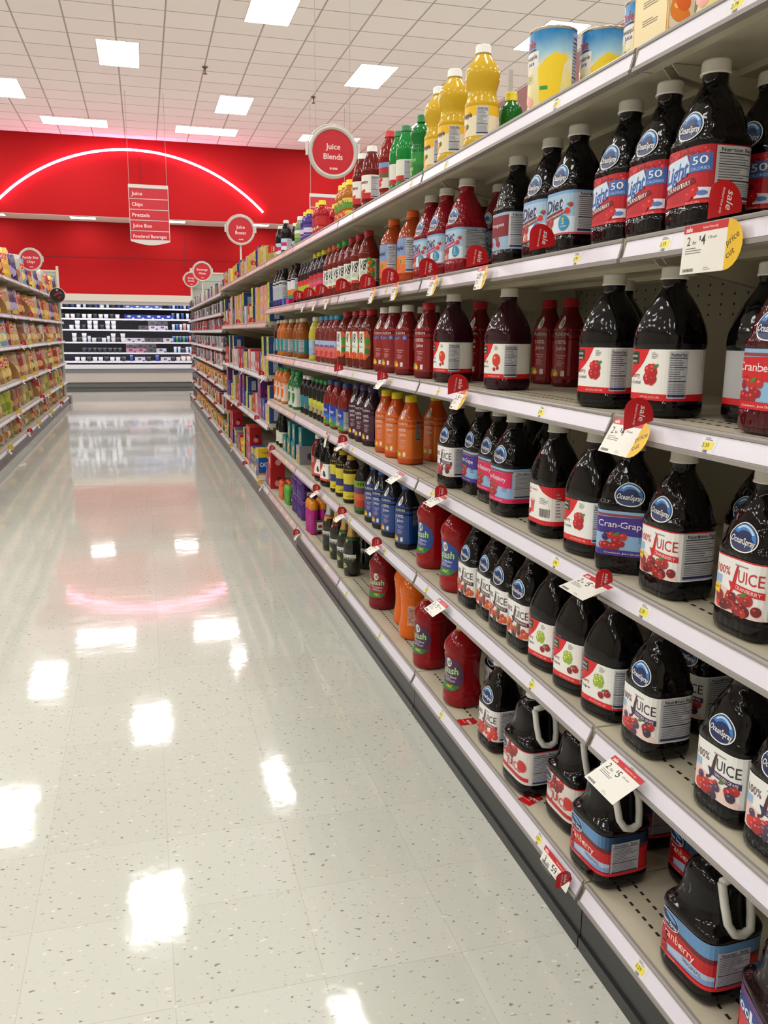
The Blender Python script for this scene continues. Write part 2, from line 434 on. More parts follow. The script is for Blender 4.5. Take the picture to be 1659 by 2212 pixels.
def os_label_pom(a):
    H = OS.table(.08)[2] / 2 - .001
    a.rect(-H, .038, H, .129, (150, 178, 204), 0); a.rect(-.062, .070, .061, .122, (126, 18, 36), 1)
    a.text('Pomegranate', .0, .10, .009, WHITE, 3, w=.07); a.berries(-.02, .06, 7, .03, .008, .008, [(150, 20, 40)], 3, 4)
    a.nutrition(.050, .040, .150, .127, 3)
def os_kind(key, lab, body=(9, 6, 8), desc='', emb=True):
    m = PET(body, True); parts = [('bottle_body', OS.body(m).mesh('bottle_body')), ('cap', cap_mesh(.2475, .2705, .0240, M('cap_white', CAPW, .45)))]
    if lab: parts.append(('label', label_art(OS, lab, .08)))
    if emb: parts.append(('oval_emblem', label_art(OS, emblem, .165, 'oval_emblem', dv=.008, off=.0012)))
    kind(key, 'juice_bottle', 'juice bottle', desc, parts)

CR = [(120, 24, 30), (150, 36, 38), (96, 16, 24), (176, 44, 40)]
GR = [(60, 44, 70), (74, 54, 84), (160, 34, 40), (190, 48, 44)]
os_kind('os_100cran', os_label_100(RED, CR, RED), desc='black bottle with red and white cranberry label')
os_kind('os_100dark', os_label_100((52, 38, 90), GR, None, 'CONCORD GRAPE', False), desc='black bottle with purple-banded white grape label')
os_kind('os_100brown', os_label_100((74, 26, 44), [(70, 52, 48), (96, 70, 60), (180, 60, 40), (200, 90, 60)], None, 'POMEGRANATE'), desc='black juice bottle with plum-banded white label')
os_kind('os_100pink', os_label_100((150, 30, 90), [(190, 40, 50), (214, 70, 60)], None, 'RASPBERRY', False), desc='black juice bottle with magenta-banded berry label')
os_kind('os_light', os_label_light, desc='black bottle with red and blue 50 label')
os_kind('os_diet', os_label_diet((110, 20, 34), (150, 24, 40)), desc='black bottle with pale blue diet label')
os_kind('os_dietpink', os_label_diet((170, 40, 110), (230, 140, 40)), body=(128, 16, 28), desc='bright red juice bottle with pale diet label')
os_kind('os_pom', os_label_pom, desc='black bottle with mostly nutrition text showing', emb=False)
os_kind('os_cranrasp', os_label_cran((214, 30, 92), 'Cran-Raspberry', (150, 20, 50)), desc='black juice bottle with pink and blue label')
os_kind('os_crangrape', os_label_cran((62, 44, 140), 'Cran-Grape', (60, 30, 80)), desc='black juice bottle with violet and blue label')
os_kind('os_cocktail', os_label_cran(RED, 'Cranberry', (150, 20, 30)), body=(70, 8, 18), desc='dark red juice bottle with red cranberry label')
os_kind('os_plain', None, desc='unlabelled side of a black juice bottle', emb=False)

def mp_label(word, sub, art):
    def f(a):
        H = MP.table(.08)[2] / 2 - .001
        a.rect(-H, .031, H, .123, (240, 240, 236), 0); a.rect(-H, .031, H, .043, (214, 26, 34), 1)
        arc = [(-.090, .123), (-.090, .062)] + [(-.090 + .098 * math.sin(math.radians(t)), .150 - .090 * math.cos(math.radians(t))) for t in range(0, 76, 8)] + [(.008, .123)]
        a.poly([p for p in arc if p[1] <= .1231], (214, 26, 34), 1)
        a.rect(-.050, .096, -.022, .118, (24, 26, 22), 2); a.rect(-.0485, .0975, -.0235, .1165, (88, 120, 60), 2.4); a.rect(-.0478, .0982, -.0242, .1158, (24, 26, 22), 2.8)
        a.text('market', -.036, .111, .006, WHITE, 3.4, w=.020); a.text('pantry', -.036, .102, .006, WHITE, 3.4, w=.020)
        a.text(word, -.036, .076, .009, (160, 20, 30), 3, w=.038); a.text(sub, -.034, .063, .0065, (50, 44, 44), 3, w=.040)
        a.lines(.010, .106, .026, .118, 4, (140, 140, 136), 3, .4)
        art(a)
        a.text('64 FL OZ (2 QT) 1.89L', .01, .037, .0035, (250, 220, 216), 3)
        a.nutrition(.046, .036, .082, .120, 2)
        a.nutrition(-.150, .046, -.100, .112, 2)
    return f
def mp_kind(key, lab, desc, body=(9, 6, 8)):
    m = PET(body, False, .07)
    kind(key, 'juice_bottle', 'juice bottle', desc, [('bottle_body', MP.body(m).mesh('bottle_body')), ('cap', cap_mesh(.2475, .2705, .0240, M('cap_white', CAPW, .45))), ('label', label_art(MP, lab, .08))])
def a_cran(a): a.berries(.016, .078, 9, .017, .013, .0085, [(176, 26, 34), (206, 40, 44)], 3, 8)
def a_pome(a): a.ell(.018, .080, .016, .017, (214, 60, 34), 3, 20); a.ell(.012, .086, .005, .004, (250, 150, 110), 3.5); a.berries(.014, .058, 4, .010, .004, .005, [(180, 30, 36)], 4, 2, False)
def a_grape(a): a.berries(.016, .086, 12, .017, .010, .0068, [(150, 178, 56), (172, 196, 84)], 3, 8, False); a.berries(.022, .062, 4, .012, .007, .0072, [(130, 22, 30), (160, 34, 40)], 4.5, 2)
def a_prune(a): a.berries(.016, .074, 3, .008, .014, .011, [(70, 30, 40)], 3, 3, False)
mp_kind('mp_cran', mp_label('Cranberry', 'Juice Cocktail', a_cran), 'dark bottle with white label of red cranberries')
mp_kind('mp_rasp', mp_label('Cranberry', 'Raspberry', a_pome), 'maroon bottle, white label with orange-red fruit', (46, 10, 22))
mp_kind('mp_grape', mp_label('Cranberry', 'Grape', a_grape), 'black bottle, white label with green grapes')
mp_kind('mp_prune', mp_label('Prune', 'Juice', a_prune), 'black bottle, white label with dark prunes')
def mp_backlabel(smoothie):
    def f(a):
        H = MP.table(.08)[2] / 2 - .001
        c = (238, 238, 234) if smoothie else (182, 182, 184)
        a.rect(-H, .031, H, .123, c, 0); a.rect(-H, .031, H, .042, (206, 26, 36), 1)
        for o in (0,):
            a.poly([(.012, .123), (.030, .110), (.055, .098), (.085, .090), (.12, .088), (.12, .123)], (206, 26, 36), 1)
        if smoothie:
            a.text('Strawberry Cranberry', -.022, .112, .006, (190, 50, 60), 2, w=.06); a.text('Smoothie', -.036, .103, .006, (190, 50, 60), 2, w=.026)
            a.poly([(-.020, .055), (-.008, .055), (-.003, .085), (-.025, .085)], (222, 90, 96), 2); a.ell(-.014, .086, .011, .003, (245, 190, 190), 3)
            a.berries(-.028, .056, 5, .008, .006, .004, [(200, 40, 44)], 3, 6, False)
        a.lines(.020, .080, .050, .096, 4, (140, 136, 134), 2, .4); a.barcode(.020, .050, .052, .070)
        a.lines(.066, .05, .08, .11, 8, (150, 148, 146), 2, .4)
    return f
mp_kind('mp_back', mp_backlabel(False), 'black bottle turned to its grey barcode label')
mp_kind('mp_back2', mp_backlabel(True), 'black bottle turned to its white smoothie label')

def splash_kind(key, body, lab, cap, desc, word):
    m = PET(body, False, .1)
    def f(a):
        if lab is None:
            a.poly([(.04, .06), (.07, .06), (.07, .13), (.066, .138), (.044, .138), (.04, .13)], (214, 170, 150), 0); a.lines(.043, .065, .067, .13, 12, (130, 60, 40), 1); return
        n = 22; pts = [(.012 + .052 * math.cos(t), .108 + .056 * math.sin(t)) for t in [math.radians(-90 + k * 180 / n) for k in range(n + 1)]] + [(-.045, .164), (-.045, .052)]
        a.poly(pts, lab, 0)
        a.poly([(p[0], p[1]) for p in pts if p[1] < .074] + [(-.045, .073), (.05, .073)] if False else [(-.045, .052), (.012, .052), (.034, .058), (.047, .067), (.052, .074), (-.045, .078)], (36, 116, 50), 1)
        a.ell(.010, .146, .012, .015, WHITE, 1); a.text('V8', .010, .146, .017, BLACK, 2, True, shear=.2, w=.018)
        a.text('Splash', .008, .121, .028, (30, 100, 44), 2, True, rot=.06, shear=.1, w=.084); a.text('Splash', .008, .121, .024, (190, 214, 170), 3, True, rot=.06, shear=.1, w=.076)
        a.text(word, .014, .100, .008, (226, 222, 236), 2, w=.05); a.lines(-.01, .082, .040, .094, 3, (190, 190, 210), 2, .4)
        a.text('A&C', .014, .068, .010, (226, 214, 60), 3, True, w=.03)
    kind(key, 'juice_bottle', 'juice bottle', desc, [('bottle_body', SPL.body(m).mesh('bottle_body')), ('cap', cap_mesh(.248, .274, .0225, M('cap_%d_%d_%d' % cap, cap, .4))), ('label', label_art(SPL, f, .11, dv=.012))])
splash_kind('splash_blue', (146, 16, 20), (38, 70, 150), (226, 206, 20), 'scarlet drink bottle with blue splash label', 'Fruit Medley')
splash_kind('splash_purple', (140, 14, 22), (78, 34, 74), (226, 206, 20), 'scarlet drink bottle with purple splash label', 'Berry Blend')
splash_kind('splash_red', (122, 16, 26), (150, 20, 30), (226, 206, 20), 'crimson drink bottle with dark red splash label', 'Cherry Pomegranate')
splash_kind('splash_orange', (224, 104, 16), None, (226, 206, 20), 'orange drink bottle turned to its plain label', '')

def fusion_kind(key, low, upc, cap, desc, lightw=False):
    m = PET(upc, False, .08); lo = P(low, .16)
    def f(a):
        H = FUS.table(.10)[2] / 2 - .001
        a.rect(-H, .022, H, .165, lo, 0)
        a.poly([(-.03, .165), (-.02, .175), (.005, .180), (.022, .170), (.024, .165)], lo, 0)
        a.ell(-.002, .184, .012, .020, WHITE, 1, 18, -.5); a.text('V8', -.002, .184, .020, BLACK, 2, True, rot=-.2, shear=.2, w=.017)
        a.text('FUSION', 0, .151, .009, (232, 226, 226), 2, w=.046)
        if lightw:
            a.text('Light', -.010, .135, .011, (90, 140, 210), 2, True, w=.03); a.ell(.022, .134, .009, .009, (70, 110, 190), 1.5); a.text('50', .022, .134, .006, WHITE, 2.5)
        else:
            a.text('100%', .0, .128, .012, (236, 226, 226), 2, w=.034); a.text('Juice', .0, .111, .012, (236, 226, 226), 2, w=.032)
        a.text('Strawberry', .002, .090, .005, (230, 200, 200), 2); a.text('Banana', .002, .083, .005, (230, 200, 200), 2)
        a.lines(-.012, .058, .016, .076, 5, (214, 170, 170), 2, .3)
        a.berries(-.020, .038, 6, .010, .010, .008, [(226, 190, 40), (200, 40, 30), (80, 140, 50)], 2, 5, False)
        a.rect(.004, .030, .016, .046, (225, 215, 210), 2)
        a.nutrition(.056, .09, .078, .165, 1, (140, 128, 132))
    kind(key, 'juice_bottle', 'juice bottle', desc, [('bottle_body', FUS.body(m).mesh('bottle_body')), ('cap', cap_mesh(.228, .252, .0225, M('cap_%d_%d_%d' % cap, cap, .4))), ('label', label_art(FUS, f, .10, dv=.016))])
fusion_kind('fusion_red', (140, 18, 28), (100, 14, 20), (176, 20, 34), 'red fusion juice bottle with red cap')
fusion_kind('fusion_light', (146, 22, 30), (110, 20, 26), CAPW, 'red light fusion juice bottle with white cap', True)
fusion_kind('fusion_orange', (214, 106, 34), (190, 74, 20), (232, 206, 30), 'orange fusion juice bottle with yellow cap')
fusion_kind('fusion_purple', (64, 20, 50), (34, 14, 30), (58, 40, 90), 'purple fusion juice bottle with violet cap')
fusion_kind('fusion_blue', (22, 66, 140), (24, 26, 36), (30, 84, 180), 'blue fusion juice bottle with blue cap')
fusion_kind('fusion_dark', (34, 34, 74), (20, 16, 26), (30, 30, 44), 'dark blue light fusion juice bottle', True)

def v8w_label(a):
    a.poly([(-.050, .040), (.040, .040), (.058, .060), (.062, .10), (.058, .140), (.046, .158), (-.050, .158)], (214, 86, 26), 0)
    a.poly([(-.048, .050), (.030, .050), (.034, .100), (.028, .156), (-.048, .156)], (224, 230, 214), 1)
    a.ell(-.004, .130, .030, .028, WHITE, 2, 22); a.text('V8', -.004, .130, .040, BLACK, 3, True, shear=.2, w=.042)
    a.lines(-.03, .088, .026, .098, 2, (130, 150, 130), 3, .4); a.ell(.046, .075, .012, .014, (40, 120, 50), 3); a.ell(.046, .115, .012, .020, (70, 140, 50), 2)
    a.berries(0, .056, 9, .04, .008, .010, [(206, 50, 26), (226, 90, 30)], 4, 3, False)
def v8t_label(a):
    H = V8T.table(.09)[2] / 2 - .001
    a.rect(-H, .042, H, .134, (222, 228, 214), 0); a.ell(0, .108, .024, .026, (90, 96, 80), .6, 22); a.ell(0, .108, .023, .025, WHITE, 1, 22); a.text('V8', 0, .108, .040, BLACK, 2, True, shear=.2, w=.034)
    a.lines(-.016, .066, .016, .082, 4, (150, 160, 150), 1)
    a.berries(.036, .095, 10, .010, .036, .011, [(226, 110, 20), (240, 150, 40), (206, 50, 30), (90, 150, 50)], 1, 9, False)
    a.rect(-.02, .042, .05, .054, (190, 60, 30), 1); a.ell(.028, .064, .010, .012, (40, 110, 50), 3); a.text('2', .028, .065, .01, WHITE, 4)
    a.nutrition(.060, .044, .100, .132, 2)
def gen(key, pr, body, cap, capz, lab, zref, desc, name='juice_bottle', cat='juice bottle', tex=False, lname='label'):
    m = PET(body, tex, .1)
    parts = [('bottle_body', pr.body(m, 28).mesh('bottle_body')), ('cap', cap_mesh(capz[0], capz[1], capz[2], M('cap_%d_%d_%d' % cap, cap, .4)))]
    if lab: parts.append((lname, label_art(pr, lab, zref, lname, du=.01, dv=.02)))
    kind(key, name, cat, desc, parts)
gen('v8_wide', V8W, (96, 26, 16), (176, 20, 34), (.227, .250, .0225), v8w_label, .09, 'wide vegetable juice bottle with red cap')
for k, c, b in (('v8_tall', (176, 20, 34), 'red'), ('v8_tallg', (50, 160, 50), 'green'), ('v8_tallo', (226, 100, 30), 'orange')):
    gen(k, V8T, (112, 26, 20), c, (.227, .250, .021), v8t_label, .09, 'tall vegetable juice bottle with %s cap' % b)
def stripe(cols, word=None, wc=WHITE, panel=True, spots=None, v0=.028, v1=.112, wv=None):
    def f(a, pr=None):
        H = .30
        h = (v1 - v0) / len(cols)
        for i, c in enumerate(cols): a.rect(-f.H, v0 + h * i, f.H, v0 + h * (i + 1), c, 0)
        if spots: a.berries(-.004, v0 + (v1 - v0) * .28, 7, .022, (v1 - v0) * .16, .0085, spots, 1, 3, False)
        if word: a.text(word, 0, wv or v0 + (v1 - v0) * .72, .014, wc, 3, True, w=.05)
        if panel: a.nutrition(.038, v0 + .003, .072, v1 - .003, 1)
    f.H = .10
    return f
def S(pr, z, *a, **k):
    f = stripe(*a, **k); f.H = pr.table(z)[2] / 2 - .001; return f
gen('ruby', V8W, (160, 62, 20), (222, 96, 24), (.227, .250, .0225), S(V8W, .09, [(222, 110, 50), (226, 130, 70), (120, 150, 196), (120, 150, 196)], 'Ruby Red', BLACK, True, [(232, 120, 30), (226, 90, 30), (90, 130, 50)], .035, .155), .09, 'orange juice blend bottle with orange cap')
gen('pineapple', PIN, (206, 168, 44), (230, 228, 222), (.253, .276, .0215), S(PIN, .08, [(236, 224, 196), (236, 224, 196), (240, 190, 30)], 'Pineapple', NAVY, True, [(232, 130, 30), (240, 160, 40), (60, 110, 40)], .036, .114), .08, 'golden pineapple juice bottle with white cap')
gen('clamato', V8T, (130, 26, 22), (200, 24, 30), (.227, .250, .021), S(V8T, .09, [(226, 222, 214), (226, 222, 214), (110, 90, 40), (190, 26, 34), (120, 150, 200)], None, WHITE, True, [(200, 40, 34)], .042, .134), .09, 'tomato cocktail bottle with bright red cap')
gen('tomato_white', V8T, (104, 22, 18), CAPW, (.227, .250, .021), S(V8T, .09, [(200, 30, 34), (236, 232, 226), (236, 232, 226), (236, 232, 226)], 'tomato', DRED, True, [(200, 34, 30)], .042, .134), .09, 'tomato juice bottle with white label and cap')
gen('lime_small', LIM, (20, 100, 34), (226, 206, 20), (.144, .168, .0175), S(LIM, .06, [(190, 40, 40), (30, 130, 50), (30, 130, 50)], None, panel=False, v0=.01, v1=.07), .05, 'small green lime juice bottle with yellow cap')
gen('lime_tall', LIT, (20, 112, 50), (20, 120, 50), (.197, .222, .014), S(LIT, .08, [(28, 120, 50), (30, 140, 60)], 'Lime', (150, 210, 120), False, [(140, 190, 70)], .02, .1), .08, 'tall green lime bottle with ball neck')
gen('lime_white', SLIM, (20, 130, 54), (20, 120, 60), (.205, .225, .018), S(SLIM, .07, [(190, 40, 44), (226, 226, 214), (226, 226, 214), (226, 226, 214)], None, panel=True, v0=.036, v1=.108), .07, 'green lime juice bottle with white label')
gen('amber_small', SM, (176, 104, 30), (232, 206, 20), (.158, .182, .0195), S(SM, .07, [(222, 190, 40), (90, 150, 50), (226, 196, 90)], 'MOTT', (40, 60, 30), False, [(200, 60, 40)], .012, .118), .07, 'small amber juice bottle with yellow cap')
gen('berry_small', SM, (168, 24, 34), (232, 206, 20), (.158, .182, .0195), S(SM, .07, [(180, 26, 36), (190, 34, 40), (176, 24, 34)], None, panel=False, spots=[(110, 160, 50), (220, 60, 60), (230, 200, 190)], v0=.012, v1=.118), .07, 'small red juice bottle with yellow cap')
gen('grape_small', SM, (70, 46, 130), (232, 206, 20), (.158, .182, .0195), S(SM, .07, [(76, 50, 140), (210, 200, 226), (76, 50, 140)], None, panel=False, v0=.012, v1=.118), .07, 'small violet juice bottle with yellow cap')
gen('green_small', SM, (120, 150, 90), CAPW, (.158, .182, .0195), S(SM, .07, [(80, 130, 50), (150, 180, 90), (226, 230, 226)], None, panel=False, v0=.012, v1=.118), .07, 'small green and clear juice bottle')
gen('os_small', SLIM, (22, 12, 18), CAPW, (.205, .225, .018), S(SLIM, .07, [(214, 226, 240), (200, 30, 90), (170, 204, 230)], None, panel=True, v0=.036, v1=.108), .07, 'slim black juice bottle with pale blue label')
gen('pinklabel', V8T, (44, 16, 34), (222, 206, 20), (.227, .250, .021), S(V8T, .09, [(210, 40, 100), (216, 60, 120), (226, 80, 130), (200, 34, 60)], 'tum', (90, 140, 30), False, [(160, 200, 40), (200, 214, 60)], .03, .134), .09, 'dark bottle with hot pink label, yellow cap')
gen('pinkgreen', SLIM, (40, 18, 30), (30, 26, 30), (.205, .225, .018), S(SLIM, .07, [(214, 50, 50), (170, 196, 50), (226, 60, 60)], None, panel=False, v0=.036, v1=.125), .07, 'slim dark bottle with red and lime label')
gen('whitedark', V8T, (40, 20, 24), (44, 20, 30), (.227, .250, .021), S(V8T, .09, [(60, 150, 140), (226, 130, 40), (232, 234, 238), (226, 230, 240)], None, panel=True, v0=.03, v1=.16), .09, 'dark bottle in white film, orange stripe')
gen('silver', V8T, (26, 24, 26), (26, 24, 28), (.227, .250, .021), S(V8T, .09, [(60, 40, 130), (176, 180, 192), (176, 180, 192), (190, 194, 204)], None, panel=True, v0=.008, v1=.17), .09, 'black bottle in silver film with violet base')
gen('applejuice', GEN, (120, 44, 40), (50, 140, 180), (.216, .238, .0235), S(GEN, .07, [(214, 96, 90), (214, 110, 110), (170, 186, 224)], 'Juice', (40, 60, 150), False, [(190, 50, 50)], .028, .112), .07, 'brownish red juice bottle with blue cap')
gen('yellowjuice', GEN, (196, 182, 60), CAPW, (.216, .238, .0235), S(GEN, .07, [(150, 170, 214), (170, 186, 224)], None, panel=True, v0=.028, v1=.112), .07, 'yellow juice bottle with light blue label')
for k, c, d in (('teal_amber', (150, 80, 26), 'amber'), ('teal_orange', (192, 100, 26), 'orange'), ('teal_dark', (70, 20, 30), 'maroon')):
    gen(k, GEN, c, (206, 190, 166), (.216, .238, .0235), S(GEN, .07, [(20, 130, 140), (20, 130, 140)], None, panel=True, spots=[(226, 90, 50), (236, 170, 60)], v0=.028, v1=.112), .07, 'stout %s juice bottle with teal label' % d)
gen('juicy', GEN, (124, 28, 24), (34, 60, 120), (.216, .238, .0235), S(GEN, .07, [(60, 140, 60), (40, 110, 190), (30, 60, 170), (26, 50, 160)], 'Juicy', WHITE, True, [(226, 90, 40), (236, 210, 60)], .012, .118), .07, 'russet juice bottle with deep blue label')
gen('darkyellow', SLIM, (26, 22, 22), (30, 130, 60), (.205, .225, .018), S(SLIM, .07, [(170, 160, 120), (190, 186, 90), (206, 206, 60)], None, panel=False, spots=[(60, 44, 60), (90, 80, 40)], v0=.036, v1=.108), .07, 'slim black juice bottle with yellow label')
gen('teal_tea', SLIM, (30, 22, 20), CAPW, (.205, .225, .018), S(SLIM, .07, [(20, 120, 140), (20, 130, 150)], None, panel=False, spots=[(214, 60, 100), (220, 200, 50)], v0=.036, v1=.108), .07, 'slim black bottle with teal label')
def film(c1, c2):
    def f(a):
        H = GEN.table(.07)[2] / 2 - .001
        a.rect(-H, .002, H, .16, c1, 0); a.ell(.006, .09, .026, .055, c2, 1, 20)
        a.lines(-.01, .03, .01, .04, 2, (120, 120, 120), 2)
    return f
gen('green_juice', GEN, (40, 110, 60), (20, 140, 60), (.216, .238, .0235), film((206, 214, 206), (40, 116, 50)), .07, 'white-wrapped green juice bottle with green cap')
gen('orange_juice_small', GEN, (200, 110, 50), (20, 140, 60), (.216, .238, .0235), film((226, 206, 190), (232, 96, 26)), .07, 'pale-wrapped orange juice bottle with green cap')
gen('veg_dark', GEN, (34, 26, 26), (30, 26, 30), (.216, .238, .0235), S(GEN, .07, [(60, 100, 40), (190, 50, 26), (200, 90, 40), (90, 50, 90), (110, 150, 40)], None, panel=False, spots=[(110, 50, 80), (200, 60, 30), (110, 150, 40)], v0=.004, v1=.15), .07, 'dark bottle wrapped in painted vegetables')
gen('prune', PRU, (36, 24, 18), (190, 150, 30), (.208, .230, .0235), S(PRU, .09, [(214, 196, 40), (36, 44, 110), (216, 200, 50), (220, 204, 60)], None, panel=False, v0=.02, v1=.165), .09, 'prune juice bottle with yellow wrap label')
gen('ruby_dark', GEN, (110, 24, 18), CAPW, (.216, .238, .0235), S(GEN, .07, [(200, 90, 60), (190, 40, 40), (206, 120, 90)], None, panel=False, v0=.01, v1=.12), .07, 'reddish brown juice bottle beside the dark prune bottles')
gen('wine_dark', SLIM, (20, 24, 22), (24, 26, 24), (.205, .225, .018), S(SLIM, .07, [(214, 214, 196), (222, 222, 206)], None, panel=False, v0=.03, v1=.108), .07, 'black bottle with plain cream label')

# sparkling cider: foil neck
def cider(key, foil, collar, desc, grapes=True):
    gm = M('bottle_glass_green_black', (10, 18, 12), .05, coat=.4); fm = M('foil_%d' % foil[0], foil, .34, .75, bump=('noise', 120, .7, .004)); cm = P(collar)
    mb = CID.body(gm, 28)
    fo = MB(); n = 24
    rows = [(.195, .027), (.215, .0215), (.235, .0195), (.262, .0185), (.285, .0185), (.300, .0175), (.312, .0165), (.318, .012)]
    fo.rings([[(r * math.cos(i * 2 * math.pi / n), r * math.sin(i * 2 * math.pi / n), z) for i in range(n)] for z, r in rows], fm)
    def f(a):
        a.rect(-.058, .030, .058, .110, (226, 226, 214), 0); a.poly([(-.058, .03), (-.02, .044), (.02, .040), (.058, .03)], (60, 70, 50), 1)
        a.lines(-.02, .098, .03, .104, 1, (70, 60, 60), 1)
        a.text('Martinelli\'s', .002, .094, .008, (70, 50, 50), 2, w=.046); a.text('Sparkling', .004, .080, .009, (60, 60, 60), 2, shear=.4, w=.05)
        if grapes: a.berries(.0, .052, 10, .014, .009, .005, [(170, 180, 60), (140, 160, 40), (196, 190, 80)], 2, 5, False)
        a.lines(.038, .045, .054, .095, 8, (150, 150, 150), 1)
    def g(a):
        a.rect(-.075, .178, .075, .192, cm, 0); a.ell(0, .176, .011, .014, cm, 1); a.ell(0, .177, .006, .007, (190, 170, 90), 2)
    kind(key, 'sparkling_cider_bottle', 'cider bottle', desc, [('bottle_body', mb.mesh('bottle_body')), ('neck_foil', fo.mesh('neck_foil')), ('label', label_art(CID, f, .07)), ('neck_band', label_art(CID, g, .18, 'neck_band', off=.0015))])
cider('cider', (196, 160, 96), (30, 84, 50), 'champagne-shaped bottle, gold foil and green collar')
cider('cider_red', (196, 160, 96), (110, 20, 30), 'champagne-shaped bottle with gold foil and red collar')
cider('cider_white', (190, 200, 204), (206, 130, 50), 'champagne-shaped bottle with silver neck and orange collar', False)

# 46 oz can
def make_can():
    r = .0535; H = .178; n = 48; steel = M('can_steel', (190, 184, 170), .25, .9)
    pr = rnd([(0, r), (.004, r), (H, r)])
    mb = MB()
    rows = [(0, r - .002), (.002, r + .001), (.005, r + .001), (.007, r - .0015), (H - .007, r - .0015), (H - .005, r + .001), (H - .001, r + .001), (H, r - .0005), (H, r - .003), (H - .005, r - .0035)]
    mb.rings([[(q * math.cos(i * 2 * math.pi / n), q * math.sin(i * 2 * math.pi / n), z) for i in range(n)] for z, q in rows], steel)
    def f(a):
        U = math.pi * r - .0005
        m = bpy.data.materials.new('can_label_sky'); m.use_nodes = True; nt = m.node_tree; b = nt.nodes['Principled BSDF']; b.inputs['Roughness'].default_value = .22
        tc = nt.nodes.new('ShaderNodeTexCoord'); sx = nt.nodes.new('ShaderNodeSeparateXYZ'); nt.links.new(tc.outputs['Object'], sx.inputs[0])
        no = nt.nodes.new('ShaderNodeTexNoise'); no.inputs['Scale'].default_value = 14; nt.links.new(tc.outputs['Object'], no.inputs['Vector'])
        ma = nt.nodes.new('ShaderNodeMath'); ma.operation = 'MULTIPLY_ADD'; nt.links.new(no.outputs['Fac'], ma.inputs[0]); ma.inputs[1].default_value = .05; nt.links.new(sx.outputs['Z'], ma.inputs[2])
        cr = nt.nodes.new('ShaderNodeValToRGB'); nt.links.new(ma.outputs[0], cr.inputs[0])
        e = cr.color_ramp.elements; e[0].position = .05; e[0].color = (lin(236), lin(222), lin(150), 1); e[1].position = .19; e[1].color = (lin(30), lin(130), lin(196), 1)
        x = e.new(.125); x.color = (lin(236), lin(232), lin(206), 1); x = e.new(.152); x.color = (lin(160), lin(204), lin(226), 1)
        nt.links.new(cr.outputs[0], b.inputs['Base Color'])
        a.rect(-U, .008, U, H - .008, m, 0)
        y = (242, 210, 40)
        for o in (.045, -.13):
            a.poly([(o - .022, .009), (o + .018, .009), (o + .030, .095), (o + .040, .108), (o + .036, .118), (o + .022, .116), (o + .010, .122), (o - .012, .108), (o - .030, .092)], y, 1)
            a.poly([(o + .024, .009), (o + .05, .009), (o + .058, .05), (o + .045, .085), (o + .034, .09)], (240, 226, 150), 1)
        for o in (-.012, ):
            a.rect(o - .032, .095, o + .028, .128, (238, 234, 226), 1)
            a.text('Dole', o - .004, .146, .020, (206, 30, 40), 3, True, w=.044); a.rect(o - .020, .130, o + .020, .133, NAVY, 2)
            a.text('Pineapple', o, .118, .010, NAVY, 3, w=.048); a.text('Juice', o + .004, .105, .010, NAVY, 3, w=.024)
            a.rect(o - .014, .062, o + .012, .083, (226, 214, 150), 2); a.lines(o - .012, .064, o + .010, .081, 4, (120, 120, 100), 3)
            a.ell(o + .004, .022, .013, .010, (240, 170, 160), 2, 12); a.ell(o - .008, .030, .010, .010, (240, 180, 170), 2.1, 12); a.ell(o - .02, .022, .010, .009, (70, 110, 40), 2)
        a.rect(.022, .044, .040, .052, (60, 150, 70), 3)
        a.nutrition(.10, .02, .125, .165, 1, (170, 172, 196))
    me = label_art(pr, f, .09, du=.007, off=.0008)
    kind('dole_can', 'juice_can', 'juice can', 'large pineapple juice can with sky blue label', [('can_body', mb.mesh('can_body')), ('label', me)])
make_can()

def box_kind(key, w, d, h, front, side, desc, cat='drink box', name='drink_box', artf=None, arts=None, topc=None, rough=.35):
    """w along the shelf, d deep, art on the aisle face and the near side"""
    mb = MB(); c = P(front, rough)
    e = .0015
    prs = [(-d / 2, d / 2, -w / 2, w / 2)]
    mb.box(-d / 2, d / 2, -w / 2, w / 2, 0, h, c)
    me = mb.mesh('carton')
    me2 = None; parts = [('carton', me)]
    a = Art(); 
    if artf: artf(a)
    if a.bm.verts: parts.append(('front_print', a.plane('front_print', FX(-d / 2, 0, 0))))
    b = Art(); b.rect(-d / 2 + e, e, d / 2 - e, h - e, side, 0)
    if arts: arts(b)
    parts.append(('side_print', b.plane('side_print', FY(0, -w / 2, 0))))
    if topc:
        t = Art(); t.rect(-d / 2 + e, -w / 2 + e, d / 2 - e, w / 2 - e, topc, 0); parts.append(('top_print', t.plane('top_print', frame((0, 0, h), (1, 0, 0), (0, 1, 0)))))
    kind(key, name, cat, desc, parts)

def oj_side(a):
    a.ell(0, .16, .028, .022, (236, 120, 30), 1, 20); a.ell(.008, .158, .012, .012, (60, 40, 40), 2); a.text('100%', .0, .128, .006, (200, 50, 50), 2, w=.018)
    a.text('Orange', .004, .112, .014, (206, 50, 40), 2, w=.05); a.text('Juice', .004, .095, .010, (206, 50, 40), 2)
    a.berries(-.018, .060, 4, .014, .022, .016, [(236, 110, 40), (240, 140, 60)], 2, 3); a.rect(-.044, .002, .044, .02, (240, 150, 60), 1)
def oj_front(a):
    a.rect(-.048, .012, .048, .19, (244, 226, 176), 1); a.rect(-.050, .008, .050, .012, (226, 110, 40), 1)
    a.ell(0, .165, .024, .014, (64, 50, 90), 2, 20); a.text('Apple', 0, .166, .007, WHITE, 3, w=.03)
    for v in (.125, .095, .07, .04): a.lines(-.024, v, .026, v + .012, 3, (130, 116, 90), 2, .4)
box_kind('oj_carton', .105, .090, .205, (236, 190, 110), (238, 232, 224), 'cream and orange juice carton', 'juice carton', 'juice_carton', oj_front, oj_side)

